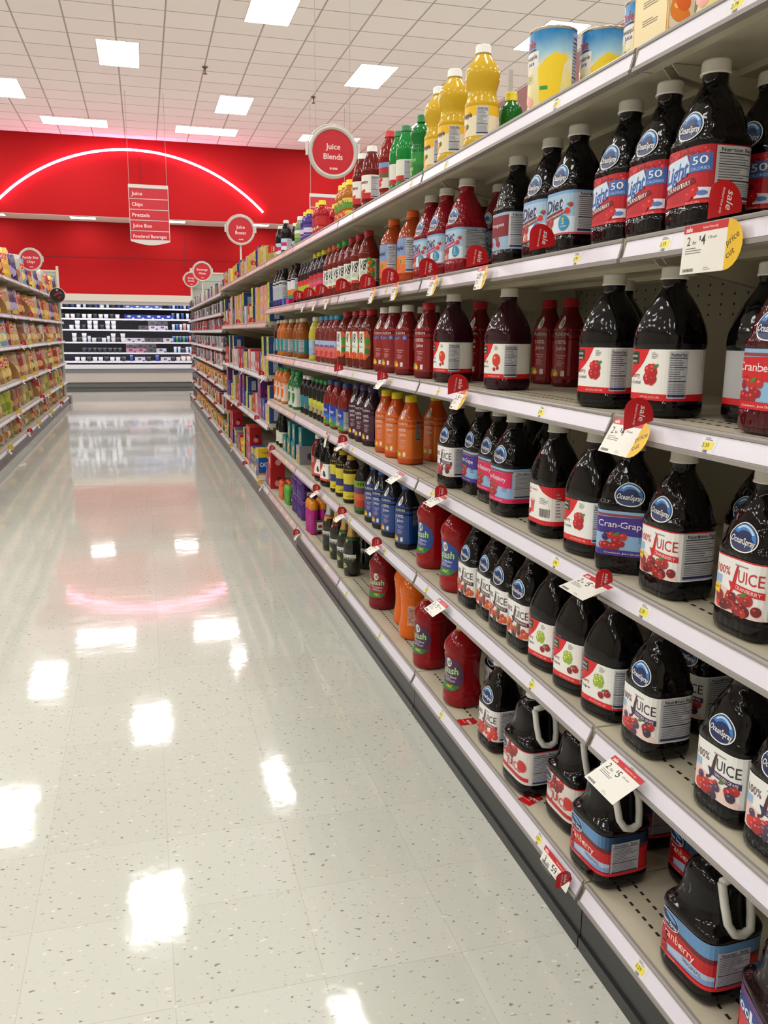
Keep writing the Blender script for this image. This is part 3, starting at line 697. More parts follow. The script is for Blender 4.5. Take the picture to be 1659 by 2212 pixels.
def dots(a, w=.03):
    for v in (.035, .085): a.ell(0, v, .010, .014, (30, 60, 40), 1, 12)
    a.ell(0, .06, .003, .003, (40, 50, 40), 1, 8)
def blob(c, c2, word=None, h=.12, wc=WHITE):
    def f(a):
        a.ell(0, h * .35, .022, h * .2, c, 1, 14); a.ell(.012, h * .62, .016, h * .14, c2, 1.5, 14)
        if word: a.text(word, 0, h * .8, .018, wc, 3, True, w=.075)
    return f
def panel(c=(210, 214, 222)):
    def f(a): a.rect(-.018, .02, .018, .10, c, 1); a.lines(-.016, .022, .016, .098, 9, (120, 124, 140), 2)
    return f
box_kind('dot_box', 0.1, 0.11, 0.14, (196, 200, 60), (40, 66, 130), 'yellow dotted box with blue side', artf=dots, arts=panel())
box_kind('pastel_box', 0.13, 0.11, 0.135, (222, 150, 150), (214, 200, 80), 'pastel fruit print drink box', artf=blob((240, 200, 70), (120, 170, 210)), arts=blob((226, 140, 150), (90, 150, 200)))
box_kind('red_box', 0.15, 0.11, 0.16, (196, 24, 34), (170, 20, 30), 'red drink box with white print', artf=blob((230, 220, 220), (120, 10, 20), None, .15), arts=blob((230, 150, 150), (90, 10, 20)))
box_kind('blue_box', 0.13, 0.12, 0.16, (30, 80, 160), (34, 56, 130), 'blue drink box with pale panel', artf=blob((230, 90, 60), (220, 226, 240), None, .15), arts=panel())
box_kind('purple_box', 0.17, 0.12, 0.155, (140, 60, 120), (90, 36, 110), 'purple and red punch box', artf=blob((220, 40, 50), (230, 230, 240), None, .15), arts=blob((200, 40, 80), (120, 60, 150)))
box_kind('pink_box', 0.13, 0.12, 0.17, (226, 160, 160), (190, 40, 50), 'pink mix box with red side', artf=blob((220, 90, 90), (240, 230, 220), None, .16), arts=panel((170, 40, 50)))
box_kind('tan_box', 0.15, 0.12, 0.12, (206, 190, 130), (170, 150, 70), 'mustard yellow carton', artf=panel((230, 226, 200)), arts=blob((150, 130, 50), (190, 180, 120), None, .1))
box_kind('white_box', 0.12, 0.11, 0.15, (214, 214, 214), (190, 190, 196), 'white carton with small red print', artf=blob((200, 50, 50), (230, 230, 230), None, .14), arts=panel((230, 230, 230)))
box_kind('grey_box', 0.11, 0.1, 0.13, (116, 116, 122), (90, 90, 98), 'grey drink mix canister box', artf=panel((160, 160, 166)))
box_kind('teal_box', .10, .11, .11, (20, 122, 134), (16, 92, 104), 'teal carton with orange picture', 'juice carton', 'juice_carton', blob((226, 160, 60), (220, 210, 150), None, .11), None)
box_kind('cube_box', .12, .13, .115, (150, 150, 156), (130, 130, 134), 'silver grey cube carton with fruit picture', 'juice carton', 'juice_carton', lambda a: a.berries(0, .05, 10, .03, .035, .014, [(90, 40, 120), (200, 60, 50), (226, 190, 50), (120, 50, 110)], 1, 4, False), lambda a: a.ell(0, .05, .016, .022, (70, 50, 60), 1))
box_kind('small_magenta', .07, .035, .035, (214, 26, 110), (190, 20, 100), 'little magenta carton at shelf edge', 'carton', 'small_carton')
box_kind('small_blue', .05, .035, .045, (40, 120, 200), (30, 100, 180), 'little blue carton at shelf edge', 'carton', 'small_carton')
def capri(a):
    a.rect(-.075, .125, .075, .175, (226, 190, 40), 1); a.text('TEAM PACK', 0, .155, .014, (70, 60, 20), 2, w=.11)
    a.ell(0, .125, .016, .012, (220, 228, 240), 3); a.text('CAPRI SUN', 0, .085, .022, (236, 240, 246), 2, True, w=.13)
    a.rect(-.075, .0, .075, .03, (226, 220, 200), 1); a.lines(-.05, .04, .05, .065, 3, (150, 190, 60), 2)
box_kind('capri_box', .15, .12, .18, (24, 84, 160), (214, 190, 60), 'blue and yellow team pack box', artf=capri, arts=lambda a: (a.rect(-.055, .12, .055, .174, (226, 190, 40), 1), a.ell(0, .07, .03, .03, (60, 130, 200), 1)))
box_kind('capri_big', .11, .19, .255, (214, 180, 50), (24, 84, 160), 'large blue and yellow team pack drink box', artf=lambda a: (a.rect(-.05, .03, .05, .17, (40, 90, 170), 1), a.ell(0, .1, .03, .03, (220, 120, 50), 2)), arts=lambda a: (a.rect(-.094, .185, .094, .254, (226, 190, 40), 1), a.text('TEAM PACK', 0, .222, .020, (70, 60, 20), 2, w=.13), a.ell(0, .182, .022, .016, (220, 228, 240), 3), a.text('CAPRI SUN', 0, .128, .034, (236, 240, 246), 2, True, w=.165), a.lines(-.03, .08, .03, .10, 2, (150, 190, 60), 2), a.rect(-.094, .002, .094, .05, (226, 220, 200), 1), a.rect(-.094, .045, .094, .06, (220, 120, 40), 2), a.barcode(-.02, .01, .05, .035, 3)))
def can_kind(key, r, h, col, col2, lid, desc, cat='drink mix canister', name='drink_mix_canister'):
    mb = MB(); n = 20
    def ring(z, q): return [(q * math.cos(i * 2 * math.pi / n), q * math.sin(i * 2 * math.pi / n), z) for i in range(n)]
    mb.rings([ring(0, r), ring(h * .5, r)], P(col)); mb.rings([ring(h * .5, r), ring(h, r)], P(col2))
    l = MB(); l.rings([ring(h, r * 1.03), ring(h + .012, r * 1.03), ring(h + .014, r * .9)], P(lid))
    kind(key, name, cat, desc, [('canister_body', mb.mesh('canister_body')), ('lid', l.mesh('lid'))])
can_kind('orange_can', .038, .13, (222, 90, 30), (226, 160, 50), (230, 130, 40), 'orange drink mix canister')
can_kind('yellow_can', .040, .12, (200, 196, 50), (214, 190, 60), (190, 170, 60), 'yellow drink mix canister')
can_kind('white_can', .036, .13, (210, 210, 206), (170, 60, 60), (200, 200, 200), 'white and red drink mix canister')
can_kind('black_can', .034, .14, (40, 40, 44), (70, 70, 78), (60, 60, 66), 'black energy can', 'energy drink can', 'energy_drink_can')
can_kind('blue_can', .034, .14, (40, 60, 120), (150, 160, 180), (160, 160, 160), 'blue silver energy can', 'energy drink can', 'energy_drink_can')
can_kind('red_can', .034, .14, (170, 30, 40), (110, 30, 40), (160, 150, 150), 'red energy can', 'energy drink can', 'energy_drink_can')

def wrap_pack(key, cols, w, d, h, desc, rows=2):
    """shrink-wrapped pack of small bottles"""
    m = M('film_%d_%d_%d' % cols[0], cols[0], .18, bump=('noise', 30, .8, .01)); top = M('film_%d_%d_%d' % cols[1], cols[1], .2, bump=('noise', 40, .8, .01))
    mb = MB(); tp = MB()
    for i in range(3):
        for j in range(2):
            cx = (j - .5) * d / 2; cyy = (i - 1) * w / 3; r = min(d / 2, w / 3) * .56
            def ring(z, q): return [(cx + q * math.cos(k * 2 * math.pi / 14), cyy + q * math.sin(k * 2 * math.pi / 14), z) for k in range(14)]
            mb.rings([ring(0, r * .85), ring(.01, r), ring(h * .4, r * .97), ring(h * .45, r), ring(h * .72, r), ring(h * .8, r * .8)], m)
            tp.rings([ring(h * .74, r * 1.02), ring(h * .9, r * .95), ring(h, r * .6)], top)
    b = Art(); b.rect(-.03, .02, .03, h * .45, (90, 90, 90), 0); b.rect(-.02, .03, .02, h * .38, WHITE, 1); b.ell(0, h * .25, .014, .01, (200, 40, 60), 2)
    kind(key, 'drink_bottle_pack', 'drink pack', desc, [('pack_film', mb.mesh('pack_film')), ('pack_tops', tp.mesh('pack_tops')), ('side_print', b.plane('side_print', FY(0, -w / 2 - .004, 0)))])
wrap_pack('magenta_pack', [(176, 26, 130), (232, 140, 20)], .15, .12, .20, 'magenta film pack with orange tops')
wrap_pack('purple_pack', [(70, 26, 120), (90, 40, 130)], .16, .12, .13, 'violet film pack of small drinks')
wrap_pack('orange_pack', [(232, 110, 50), (226, 90, 50)], .12, .10, .13, 'orange film pack of small drinks')
wrap_pack('green_pack', [(90, 170, 60), (110, 190, 70)], .12, .10, .13, 'green film pack of small drinks')

# handled jugs
def jug(key, labf, body, desc, handle=True, cap=CAPW):
    m = PET(body, False, .07)
    mb = JUG.body(m, 40)
    parts = [('jug_body', mb.mesh('jug_body')), ('cap', cap_mesh(.248, .272, .0265, M('cap_%d_%d_%d' % cap, cap, .45))), ('label', label_art(JUG, labf, .08))]
    if handle:
        h = MB(); hm = M('handle_plastic', (214, 214, 208), .4)
        ins = [(-.030, .234), (.004, .237), (.018, .226), (.024, .205), (.024, .172), (.017, .150), (.002, .143), (-.016, .147), (-.027, .165), (-.031, .20), (-.030, .234)]
        path = [(x, -(JUG.at(max(.150, z - .004))[1] + .007), z) for x, z in ins]
        pts = []
        for i in range(len(path) - 1):
            for t in (0, .5): pts.append(tuple(path[i][k] * (1 - t) + path[i + 1][k] * t for k in range(3)))
        pts.append(path[-1])
        h.tube(pts, .0078, hm, 8)
        parts.append(('handle', h.mesh('handle')))
    kind(key, 'juice_jug', 'juice jug', desc, parts)
def jug_cran(a):
    H = JUG.table(.08)[2] / 2 - .001
    a.rect(-H, .036, H, .127, (196, 26, 34), 0)
    for s in (-1, 1):
        a.poly([(-H, .104), (-.07, .108), (0, .100), (.07, .096), (H, .102), (H, .127), (-H, .127)], (110, 160, 212), 1)
    a.poly([(-H, .098), (-.07, .102), (0, .093), (.07, .088), (H, .094), (H, .103), (.07, .098), (0, .102), (-.07, .110), (-H, .105)], (110, 24, 30), 2)
    a.poly([(-.076, .052), (-.03, .060), (.02, .068), (.076, .064), (.076, .045), (-.076, .045)], (176, 196, 224), 2)
    a.poly([(-.05, .05), (0, .048), (.076, .056), (.076, .046), (-.05, .044)], (120, 160, 214), 2.4)
    a.ell(-.035, .110, .030, .0165, WHITE, 4, 24, -.1); a.ell(-.035, .110, .028, .015, NAVY, 5, 24, -.1); a.ell(-.030, .117, .016, .004, (90, 160, 220), 6, 14, -.3)
    a.text('Ocean Spray', -.035, .106, .008, WHITE, 7, True, w=.048, rot=-.1)
    a.text('Cranberry', -.012, .083, .017, (250, 214, 206), 5, w=.10, rot=-.06)
    a.text('ORIGINAL', .030, .060, .008, (110, 110, 150), 5, w=.05, rot=-.04)
    a.berries(-.054, .062, 8, .014, .014, .0085, [(150, 20, 30), (190, 34, 40)], 5, 5, False)
    a.rect(-H, .036, H, .043, (214, 30, 36), 6); a.text('FL OZ (2 QTS)', -.02, .0395, .003, (250, 210, 200), 7)
    a.nutrition(.078, .040, .146, .112, 4, (186, 190, 204))
def jug_100(a):
    H = JUG.table(.08)[2] / 2 - .001
    a.rect(-H, .036, H, .127, (226, 222, 218), 0); a.rect(-H, .1245, H, .127, RED, 1)
    a.berries(-.01, .108, 12, .05, .012, .012, [(130, 26, 34), (170, 40, 44)], 1, 6, False); a.ell(.048, .082, .016, .016, (206, 50, 44), 4)
    a.ell(-.045, .110, .020, .0155, WHITE, 5, 22); a.ell(-.045, .110, .018, .0138, NAVY, 6, 22); a.text('Ocean Spray', -.045, .107, .005, WHITE, 7, True, w=.03)
    a.text('100%', -.04, .082, .012, (196, 40, 50), 5, w=.036); a.text('JUICE', .010, .074, .022, (196, 40, 50), 5, w=.07)
    a.poly([(-.076, .058), (.07, .054), (.07, .044), (-.076, .048)], (200, 30, 40), 5)
    a.nutrition(.078, .038, .146, .124, 4, (196, 198, 206)); a.ell(.160, .09, .006, .008, (200, 190, 60), 4)
def koolaid(a):
    H = JUG.table(.08)[2] / 2 - .001
    a.rect(-H, .036, H, .127, (206, 60, 66), 0); a.rect(-H, .098, H, .127, (96, 56, 120), 1)
    a.poly([(-.08, .082), (.08, .090), (.08, .116), (-.08, .112)], (40, 70, 150), 2)
    a.text('Kool-Aid', .0, .100, .021, (236, 240, 246), 4, True, w=.13, rot=.05)
    a.rect(.012, .066, .05, .080, (120, 140, 50), 3); a.text('Punch', .03, .073, .007, (236, 230, 120), 4)
    a.berries(-.02, .055, 7, .05, .010, .010, [(176, 30, 44), (226, 90, 90)], 3, 5, False)
jug('jug_cran', jug_cran, (9, 6, 8), 'black handled jug with blue and red label')
jug('jug_100', jug_100, (9, 6, 8), 'black handled jug with red and white label')
jug('koolaid', koolaid, (26, 8, 12), 'dark punch jug with purple and blue label', handle=False)

# ------------------------------------------------------------------ placing
SHELF_Z = [1.8268, 1.5021, 1.178, .8527, .5253, .1617]
SHELF_N = ['top shelf', 'second shelf', 'third shelf', 'fourth shelf', 'fifth shelf', 'bottom shelf']
ORD = ['nearest', 'second nearest', 'third nearest', 'fourth nearest', 'fifth nearest', 'sixth nearest', 'seventh nearest', 'eighth nearest', 'ninth nearest', 'tenth nearest']
NUM = ['first', 'second', 'third', 'fourth', 'fifth', 'sixth', 'seventh', 'eighth', 'ninth', 'tenth', 'eleventh', 'twelfth', 'thirteenth', 'fourteenth', 'fifteenth', 'sixteenth', 'seventeenth', 'eighteenth', 'nineteenth', 'twentieth']
def place(key, loc, rz, label, group=None, scale=None):
    k = KINDS[key]
    r = bpy.data.objects.new(k['name'], None); r.empty_display_size = .05; r.location = loc; r.rotation_euler = (0, 0, rz)
    if scale: r.scale = scale
    COL.objects.link(r)
    for nm, me in k['parts']:
        c = bpy.data.objects.new(nm, me); COL.objects.link(c); c.parent = r
    tag(r, label, k['cat'], group)
    return r

# ------------------------------------------------------------------ the store shell
CEIL = 5.44; WALL_Y = 20.5
def floor_mat():
    m = bpy.data.materials.new('floor_vinyl_tile'); m.use_nodes = True; nt = m.node_tree; N = nt.nodes; L = nt.links
    b = N['Principled BSDF']; tc = N.new('ShaderNodeTexCoord')
    br = N.new('ShaderNodeTexBrick'); br.offset = 0; br.inputs['Scale'].default_value = 1
    br.inputs['Brick Width'].default_value = .3048; br.inputs['Row Height'].default_value = .3048; br.inputs['Mortar Size'].default_value = .0011; br.inputs['Mortar Smooth'].default_value = .3; br.inputs['Bias'].default_value = 0
    a = (lin(199), lin(200), lin(190)); c = (lin(205), lin(206), lin(197))
    br.inputs['Color1'].default_value = a + (1,); br.inputs['Color2'].default_value = c + (1,); br.inputs['Mortar'].default_value = (lin(188), lin(187), lin(174), 1)
    L.new(tc.outputs['Object'], br.inputs['Vector'])
    # chips in the vinyl, streaked
    mp = N.new('ShaderNodeMapping'); mp.inputs['Scale'].default_value = (1, 1.7, 1); mp.inputs['Rotation'].default_value = (0, 0, .5); L.new(tc.outputs['Object'], mp.inputs[0])
    def speck(scale, lo, hi, col, prev):
        no = N.new('ShaderNodeTexNoise'); no.inputs['Scale'].default_value = scale; no.inputs['Detail'].default_value = 1.5; L.new(mp.outputs[0], no.inputs['Vector'])
        r = N.new('ShaderNodeMapRange'); r.inputs['From Min'].default_value = lo; r.inputs['From Max'].default_value = hi; L.new(no.outputs['Fac'], r.inputs['Value'])
        x = N.new('ShaderNodeMix'); x.data_type = 'RGBA'; x.inputs[7].default_value = col; L.new(r.outputs[0], x.inputs[0]); L.new(prev, x.inputs[6]); return x.outputs[2]
    o = speck(55, .66, .72, (lin(140), lin(138), lin(122), 1), br.outputs['Color'])
    o = speck(38, .68, .73, (lin(222), lin(220), lin(206), 1), o)
    o = speck(110, .70, .76, (lin(128), lin(126), lin(112), 1), o)
    L.new(o, b.inputs['Base Color'])
    n2 = N.new('ShaderNodeTexNoise'); n2.inputs['Scale'].default_value = 2.2; n2.inputs['Detail'].default_value = 3; L.new(tc.outputs['Object'], n2.inputs['Vector'])
    r = N.new('ShaderNodeMapRange'); r.inputs['To Min'].default_value = .035; r.inputs['To Max'].default_value = .085; L.new(n2.outputs['Fac'], r.inputs['Value']); L.new(r.outputs[0], b.inputs['Roughness'])
    n3 = N.new('ShaderNodeTexNoise'); n3.inputs['Scale'].default_value = 7; n3.inputs['Detail'].default_value = 3; L.new(tc.outputs['Object'], n3.inputs['Vector'])
    bp = N.new('ShaderNodeBump'); bp.inputs['Strength'].default_value = .06; bp.inputs['Distance'].default_value = .01; L.new(n3.outputs['Fac'], bp.inputs['Height']); L.new(bp.outputs[0], b.inputs['Normal'])
    b.inputs['Specular IOR Level'].default_value = .5
    return m
def ceil_mat():
    m = bpy.data.materials.new('ceiling_tile'); m.use_nodes = True; nt = m.node_tree; N = nt.nodes; L = nt.links
    b = N['Principled BSDF']; b.inputs['Roughness'].default_value = .9; tc = N.new('ShaderNodeTexCoord')
    br = N.new('ShaderNodeTexBrick'); br.offset = 0; br.inputs['Scale'].default_value = 1; br.inputs['Mortar Smooth'].default_value = 0.1; br.inputs['Bias'].default_value = 0
    br.inputs['Brick Width'].default_value = .653; br.inputs['Row Height'].default_value = .6275; br.inputs['Mortar Size'].default_value = .012
    br.inputs['Color1'].default_value = (lin(250), lin(245), lin(245), 1); br.inputs['Color2'].default_value = (lin(246), lin(241), lin(240), 1); br.inputs['Mortar'].default_value = (lin(176), lin(170), lin(166), 1)
    mp = N.new('ShaderNodeMapping'); mp.inputs['Location'].default_value = (.175, .0, 0); L.new(tc.outputs['Object'], mp.inputs[0]); L.new(mp.outputs[0], br.inputs['Vector']); L.new(br.outputs['Color'], b.inputs['Base Color'])
    return m
def slab(name, x0, x1, y0, y1, z0, z1, m):
    mb = MB(); mb.box(x0, x1, y0, y1, z0, z1, m); o = mb.build(name); return tag(o, kind='structure')
slab('floor', -9, 11, -5, 21.6, -.06, 0, floor_mat())
slab('ceiling', -9, 11, -5, 21.6, CEIL, CEIL + .08, ceil_mat())
red = M('wall_red_paint', (160, 9, 16), .75, spec=.2, vary=.04)
slab('wall_back_upper', -9, 11, WALL_Y, WALL_Y + .12, 3.80, CEIL, red)
slab('wall_back_lower', -9, 11, 21.42, 21.56, 0, 3.80, red)
slab('ceiling_soffit', -9, 11, WALL_Y, 21.56, 3.79, 3.80, M('soffit_white', (214, 206, 200), .8)) if False else None
sf = MB(); sf.box(-9, 11, WALL_Y + .001, 21.42, 3.795, 3.83, M('soffit_white', (206, 198, 192), .8)); tag(sf.build('trim_1'), kind='structure')
sm_ = M('seam_dark_red', (110, 12, 20), .7)
slab('trim_2', -9, 11, 21.412, 21.42, 3.0, 3.012, sm_)
for i, x in enumerate((-3.9, 1.03, 5.95)): slab('trim_%d' % (3 + i), x - .006, x + .006, 21.412, 21.42, 0, 3.795, sm_)
slab('trim_6', .10, .11, WALL_Y - .006, WALL_Y, 3.80, CEIL, sm_)
slab('wall_right', 11, 11.1, -5, 21.6, 0, CEIL, M('wall_cream', (200, 190, 176), .8))
slab('wall_left', -9.1, -9, -5, 21.6, 0, CEIL, M('wall_cream', (200, 190, 176), .8))
slab('wall_front', -9, 11, -5.1, -5, 0, CEIL, M('wall_cream', (200, 190, 176), .8))

# ceiling troffers (the panels light the store)
glow = bpy.data.materials.new('light_diffuser'); glow.use_nodes = True
b = glow.node_tree.nodes['Principled BSDF']; b.inputs['Base Color'].default_value = (.9, .9, .88, 1); b.inputs['Emission Color'].default_value = (1, .99, .965, 1); b.inputs['Emission Strength'].default_value = PANEL_W
trim = M('troffer_frame', (226, 222, 214), .5)
tro = {}
def troffer(x, y, z, wx, wy, label, grp='ceiling light panels'):
    k = (round(wx, 2), round(wy, 2))
    if k not in tro:
        a = MB(); t = .015
        for q in ((-wx / 2, wx / 2, -wy / 2, -wy / 2 + t), (-wx / 2, wx / 2, wy / 2 - t, wy / 2), (-wx / 2, -wx / 2 + t, -wy / 2 + t, wy / 2 - t), (wx / 2 - t, wx / 2, -wy / 2 + t, wy / 2 - t)): a.box(*q, -.004, 0, trim)
        d = MB(); d.face([(-wx / 2 + t, -wy / 2 + t, -.002), (-wx / 2 + t, wy / 2 - t, -.002), (wx / 2 - t, wy / 2 - t, -.002), (wx / 2 - t, -wy / 2 + t, -.002)], glow)
        tro[k] = (a.mesh('frame'), d.mesh('diffuser'))
    r = empty('ceiling_light', (x, y, z)); tag(r, label, 'ceiling light', grp)
    for n_, me in zip(('frame', 'diffuser'), tro[k]): link(bpy.data.objects.new(n_, me), r)
xs = [-8.0 + 1.0, -6.06, -4.09, -2.13, -.16, 1.81, 3.77, 5.73, 7.69, 9.65]
rows = [(17.06, 1), (14.58, 0), (12.02, 1), (9.47, 0), (6.92, 1), (4.37, 0), (1.82, 1), (-.73, 0), (-3.2, 1)]
rown = ['first', 'second', 'third', 'fourth', 'fifth', 'sixth', 'seventh', 'eighth', 'ninth']
for ri, (y, par) in enumerate(rows):
    cols = [x for j, x in enumerate(xs) if (j % 2 == 1) == (par == 1)]
    for ci, x in enumerate(cols):
        troffer(x, y, CEIL, .62, 1.27, 'long bright ceiling panel, %s row from red wall, %s from chip aisle side' % (rown[ri], NUM[ci]))
for ci, x in enumerate((-6.3, -3.7, -1.12, 1.47, 4.07, 6.7)):
    troffer(x, 19.28, CEIL, 1.27, .65, 'wide bright ceiling panel beside the red wall, %s from chip aisle side' % NUM[ci])
for ci, x in enumerate((-6.6, -4.8, -3.0, -1.16, .78, 2.68, 4.55, 6.4)):
    troffer(x, 20.83, 3.795, .55 if ci != 2 else .5, .34, 'small light panel under the red wall overhang, %s from chip side' % NUM[ci], 'soffit light panels')

# neon arch
nm = bpy.data.materials.new('neon_pink'); nm.use_nodes = True; b = nm.node_tree.nodes['Principled BSDF']
b.inputs['Base Color'].default_value = (1, .6, .75, 1); b.inputs['Emission Color'].default_value = (1, .34, .62, 1); b.inputs['Emission Strength'].default_value = NEON_W
cxn, R, zc = -.03, 3.94, 5.20 - 3.94
mb = MB(); t0 = math.asin(2.80 / R)
for h in (0, 1):
    pts = []
    for i in range(33):
        t = (-t0 + t0 * i / 32) if h == 0 else (.004 + (t0 - .004) * i / 32)
        pts.append((cxn + R * math.sin(t), WALL_Y - .05, zc + R * math.cos(t)))
    n = 10; rs = []
    for p, q in zip(pts, pts[1:] + [pts[-1]]):
        t = math.atan2(p[0] - cxn, p[2] - zc); rr = .024
        rs.append([(p[0] + rr * math.cos(k * 2 * math.pi / n) * math.sin(t), p[1] + rr * math.sin(k * 2 * math.pi / n), p[2] + rr * math.cos(k * 2 * math.pi / n) * math.cos(t)) for k in range(n)])
    mb.rings(rs, nm)
ne = empty('neon_arch', (cxn, WALL_Y - .012, 4.1)); tag(ne, 'glowing pink neon arch across the upper red wall', 'neon light')
o = mb.build('neon_tube'); o.parent = ne; o.matrix_parent_inverse = ne.matrix_world.inverted(); o.location = (-cxn, -WALL_Y, -4.1)
o.matrix_parent_inverse = Matrix()
br_ = MB()
for i in range(-6, 7):
    t = i * t0 / 6.3; x = R * math.sin(t); z = zc + R * math.cos(t) - 4.1
    br_.box(x - .01, x + .01, -.05, 0, z - .01, z + .01, M('bracket_grey', (150, 150, 150), .5))
br_.build('wall_clips', ne)

# sprinklers
def sprinkler(x, y, label):
    r = empty('sprinkler_head', (x, y, CEIL)); tag(r, label, 'sprinkler', 'sprinkler heads in the ceiling')
    mb = MB(); s = M('sprinkler_metal', (120, 112, 100), .4, .6); n = 12
    ring = lambda q, z: [(q * math.cos(k * 2 * math.pi / n), q * math.sin(k * 2 * math.pi / n), z) for k in range(n)]
    mb.rings([ring(.03, -.02), ring(.05, 0)], s); mb.build('escutcheon', r)
    d = MB(); d.rings([ring(.008, -.10), ring(.012, -.02)], s); d.rings([ring(.035, -.105), ring(.035, -.10)], s); d.build('deflector', r)
sprinkler(1.14, 14.84, 'small beige sprinkler head in ceiling between two light panels')
sprinkler(3.11, 16.04, 'small dark sprinkler head in ceiling above the round juice blends sign')

# ------------------------------------------------------------------ aisle signs
sred = (196, 26, 44); sfr = M('sign_frame_white', (214, 210, 206), .4)
cord = M('sign_cord', (170, 160, 155), .6)
def board_sign(x0, x1, y, ztop, zbot, words, label, zh=CEIL):
    r = empty('aisle_sign', ((x0 + x1) / 2, y, ztop)); tag(r, label, 'aisle sign'); w = x1 - x0; H = ztop - zbot - .12
    fr = MB(); fr.box(-w / 2 - .01, w / 2 + .01, -.02, .02, -.06, 0, sfr)
    n = 14; arc = [(-w / 2 + w * i / n, -(ztop - zbot) + .06 * (1 - math.sin(math.pi * i / n))) for i in range(n + 1)]
    for i in range(n):
        a, b2 = arc[i], arc[i + 1]
        pts = [(a[0], a[1]), (b2[0], b2[1]), (b2[0], -(ztop - zbot) + .09), (a[0], -(ztop - zbot) + .09)]
        fr.face([(p[0], -.015, p[1]) for p in pts], sfr); fr.face([(p[0], .015, p[1]) for p in pts][::-1], sfr)
        fr.face([(a[0], -.015, a[1]), (a[0], .015, a[1]), (b2[0], .015, b2[1]), (b2[0], -.015, b2[1])], sfr)
    fr.box(-w / 2 - .01, -w / 2, -.015, .015, -(ztop - zbot) + .06, -.06, sfr); fr.box(w / 2, w / 2 + .01, -.015, .015, -(ztop - zbot) + .06, -.06, sfr)
    fr.build('sign_frame', r)
    k = len(words); ph = H / k
    bp2 = MB(); bp2.box(-w / 2, w / 2, -.004, .006, -(ztop - zbot) + .07, -.05, sfr); bp2.build('backing', r)
    for i, t in enumerate(words):
        z1 = -.06 - i * ph; p = MB(); p.box(-w / 2, w / 2, -.008, .008, z1 - ph + .008, z1 - .006, P(sred)); po = p.build('sign_panel', r)
        if t:
            a = Art(); a.text(t, -w / 2 + .04, z1 - ph * .5, .062, (246, 206, 206), 1, True, align='l', w=min(w - .08, .052 * len(t) * (.62 if len(t) > 10 else .72))); me = a.plane('lettering', frame((0, -.009, 0), (1, 0, 0), (0, 0, 1)), .0004)
            link(bpy.data.objects.new('lettering', me), po)
    s = MB()
    for sx in (-w / 2 + .01, w / 2 - .01): s.box(sx - .003, sx + .003, -.003, .003, 0, zh - ztop, cord)
    s.build('hanging_cords', r)
board_sign(-.125, .545, 16.6, 3.90, 2.87, ['Juice', 'Chips', 'Pretzels', 'Juice Box', 'Powdered Beverages'], 'hanging five-panel red aisle sign listing juice, chips and pretzels')
board_sign(3.14, 3.81, 16.6, 3.90, 2.87, ['', '', '', '', ''], 'hanging red aisle sign half hidden behind the top shelf bottles')
def round_sign(x, y, z, r, lines, label, hang=True, col=sred, rim=(196, 192, 186), post=True):
    o = empty('round_aisle_sign', (x, y, z)); tag(o, label, 'aisle sign')
    n = 40; ring = lambda q, yy: [(q * math.cos(k * 2 * math.pi / n), yy, q * math.sin(k * 2 * math.pi / n)) for k in range(n)]
    d = MB(); d.rings([ring(r * .86, .006), ring(r * .86, -.006)], P(col), smooth=False); d.build('sign_disc', o)
    f = MB(); m = M('round_rim_%d' % rim[0], rim, .35)
    f.rings([ring(r * .85, .010), ring(r, .010), ring(r, -.012), ring(r * .92, -.016), ring(r * .85, -.010), ring(r * .85, .010)], m, False, False, smooth=False); f.build('rim', o)
    h = MB()
    for s in (-1, 1): h.box(s * r * 1.05 - .006, s * r * 1.05 + .006, -.01, .01, -.02, .05, sfr)
    hs = [(r * 1.05 * math.cos(t), 0, r * 1.05 * math.sin(t)) for t in [math.radians(k) for k in range(10, 171, 10)]]
    h.tube(hs, .003, sfr, 6)
    h.build('hanger', o)
    a = Art()
    for i, t in enumerate(lines): a.text(t, 0, r * (.22 - .38 * i), r * .22, (246, 214, 214), 1, True)
    if lines and r > .1: a.ell(-r * .1, -r * .62, r * .045, r * .045, (246, 200, 200), 1, 12); a.rect(-r * .03, -r * .66, r * .18, -r * .58, (240, 180, 180), 1)
    if lines: link(bpy.data.objects.new('lettering', a.plane('lettering', frame((0, -.0065, 0), (1, 0, 0), (0, 0, 1)), .0004)), o)
    s = MB()
    if hang:
        for sx in (-r * .7, r * .7): s.box(sx - .0015, sx + .0015, -.0015, .0015, r * .75, CEIL - z, cord)
        s.build('hanging_cords', o)
    elif post:
        s.box(-.008, .008, .012, .024, -z + 1.86 if z > 1.9 else -r * 1.6, -r * .2, sfr); s.build('post', o)
    return o
round_sign(1.045, 4.85, 2.295, .136, ['Juice', 'Blends'], 'round red sign with white rim reading juice blends')
round_sign(.985, 8.95, 2.33, .143, ['Juice', 'Boxes'], 'round red sign with white rim reading juice boxes', False)
round_sign(.90, 13.5, 2.225, .143, ['Beverage', 'Mixes'], 'round red sign with white rim reading beverage mixes', False)
round_sign(.935, 17.2, 2.32, .143, ['Energy', 'Drinks'], 'round red sign with white rim reading energy drinks', False)
round_sign(-1.36, 12.3, 2.235, .143, ['Family Size', 'Chips'], 'round red sign with white rim reading family size chips', False)
bs = round_sign(-1.25, 14.45, 1.877, .110, [], 'round black sign with red bottle picture at end of chip shelves', False, (30, 22, 24), (34, 30, 32), False)
a = Art(); a.ell(-.01, .02, .05, .016, (150, 30, 40), 1, 16, .6); a.ell(.03, -.03, .03, .014, (130, 24, 34), 1, 16, .6); a.ell(0, .08, .014, .018, (170, 170, 170), 1); a.lines(.01, .02, .08, .06, 3, (110, 100, 100), 1)
link(bpy.data.objects.new('picture', a.plane('picture', frame((0, -.0065, 0), (1, 0, 0), (0, 0, 1)), .0004)), bs)

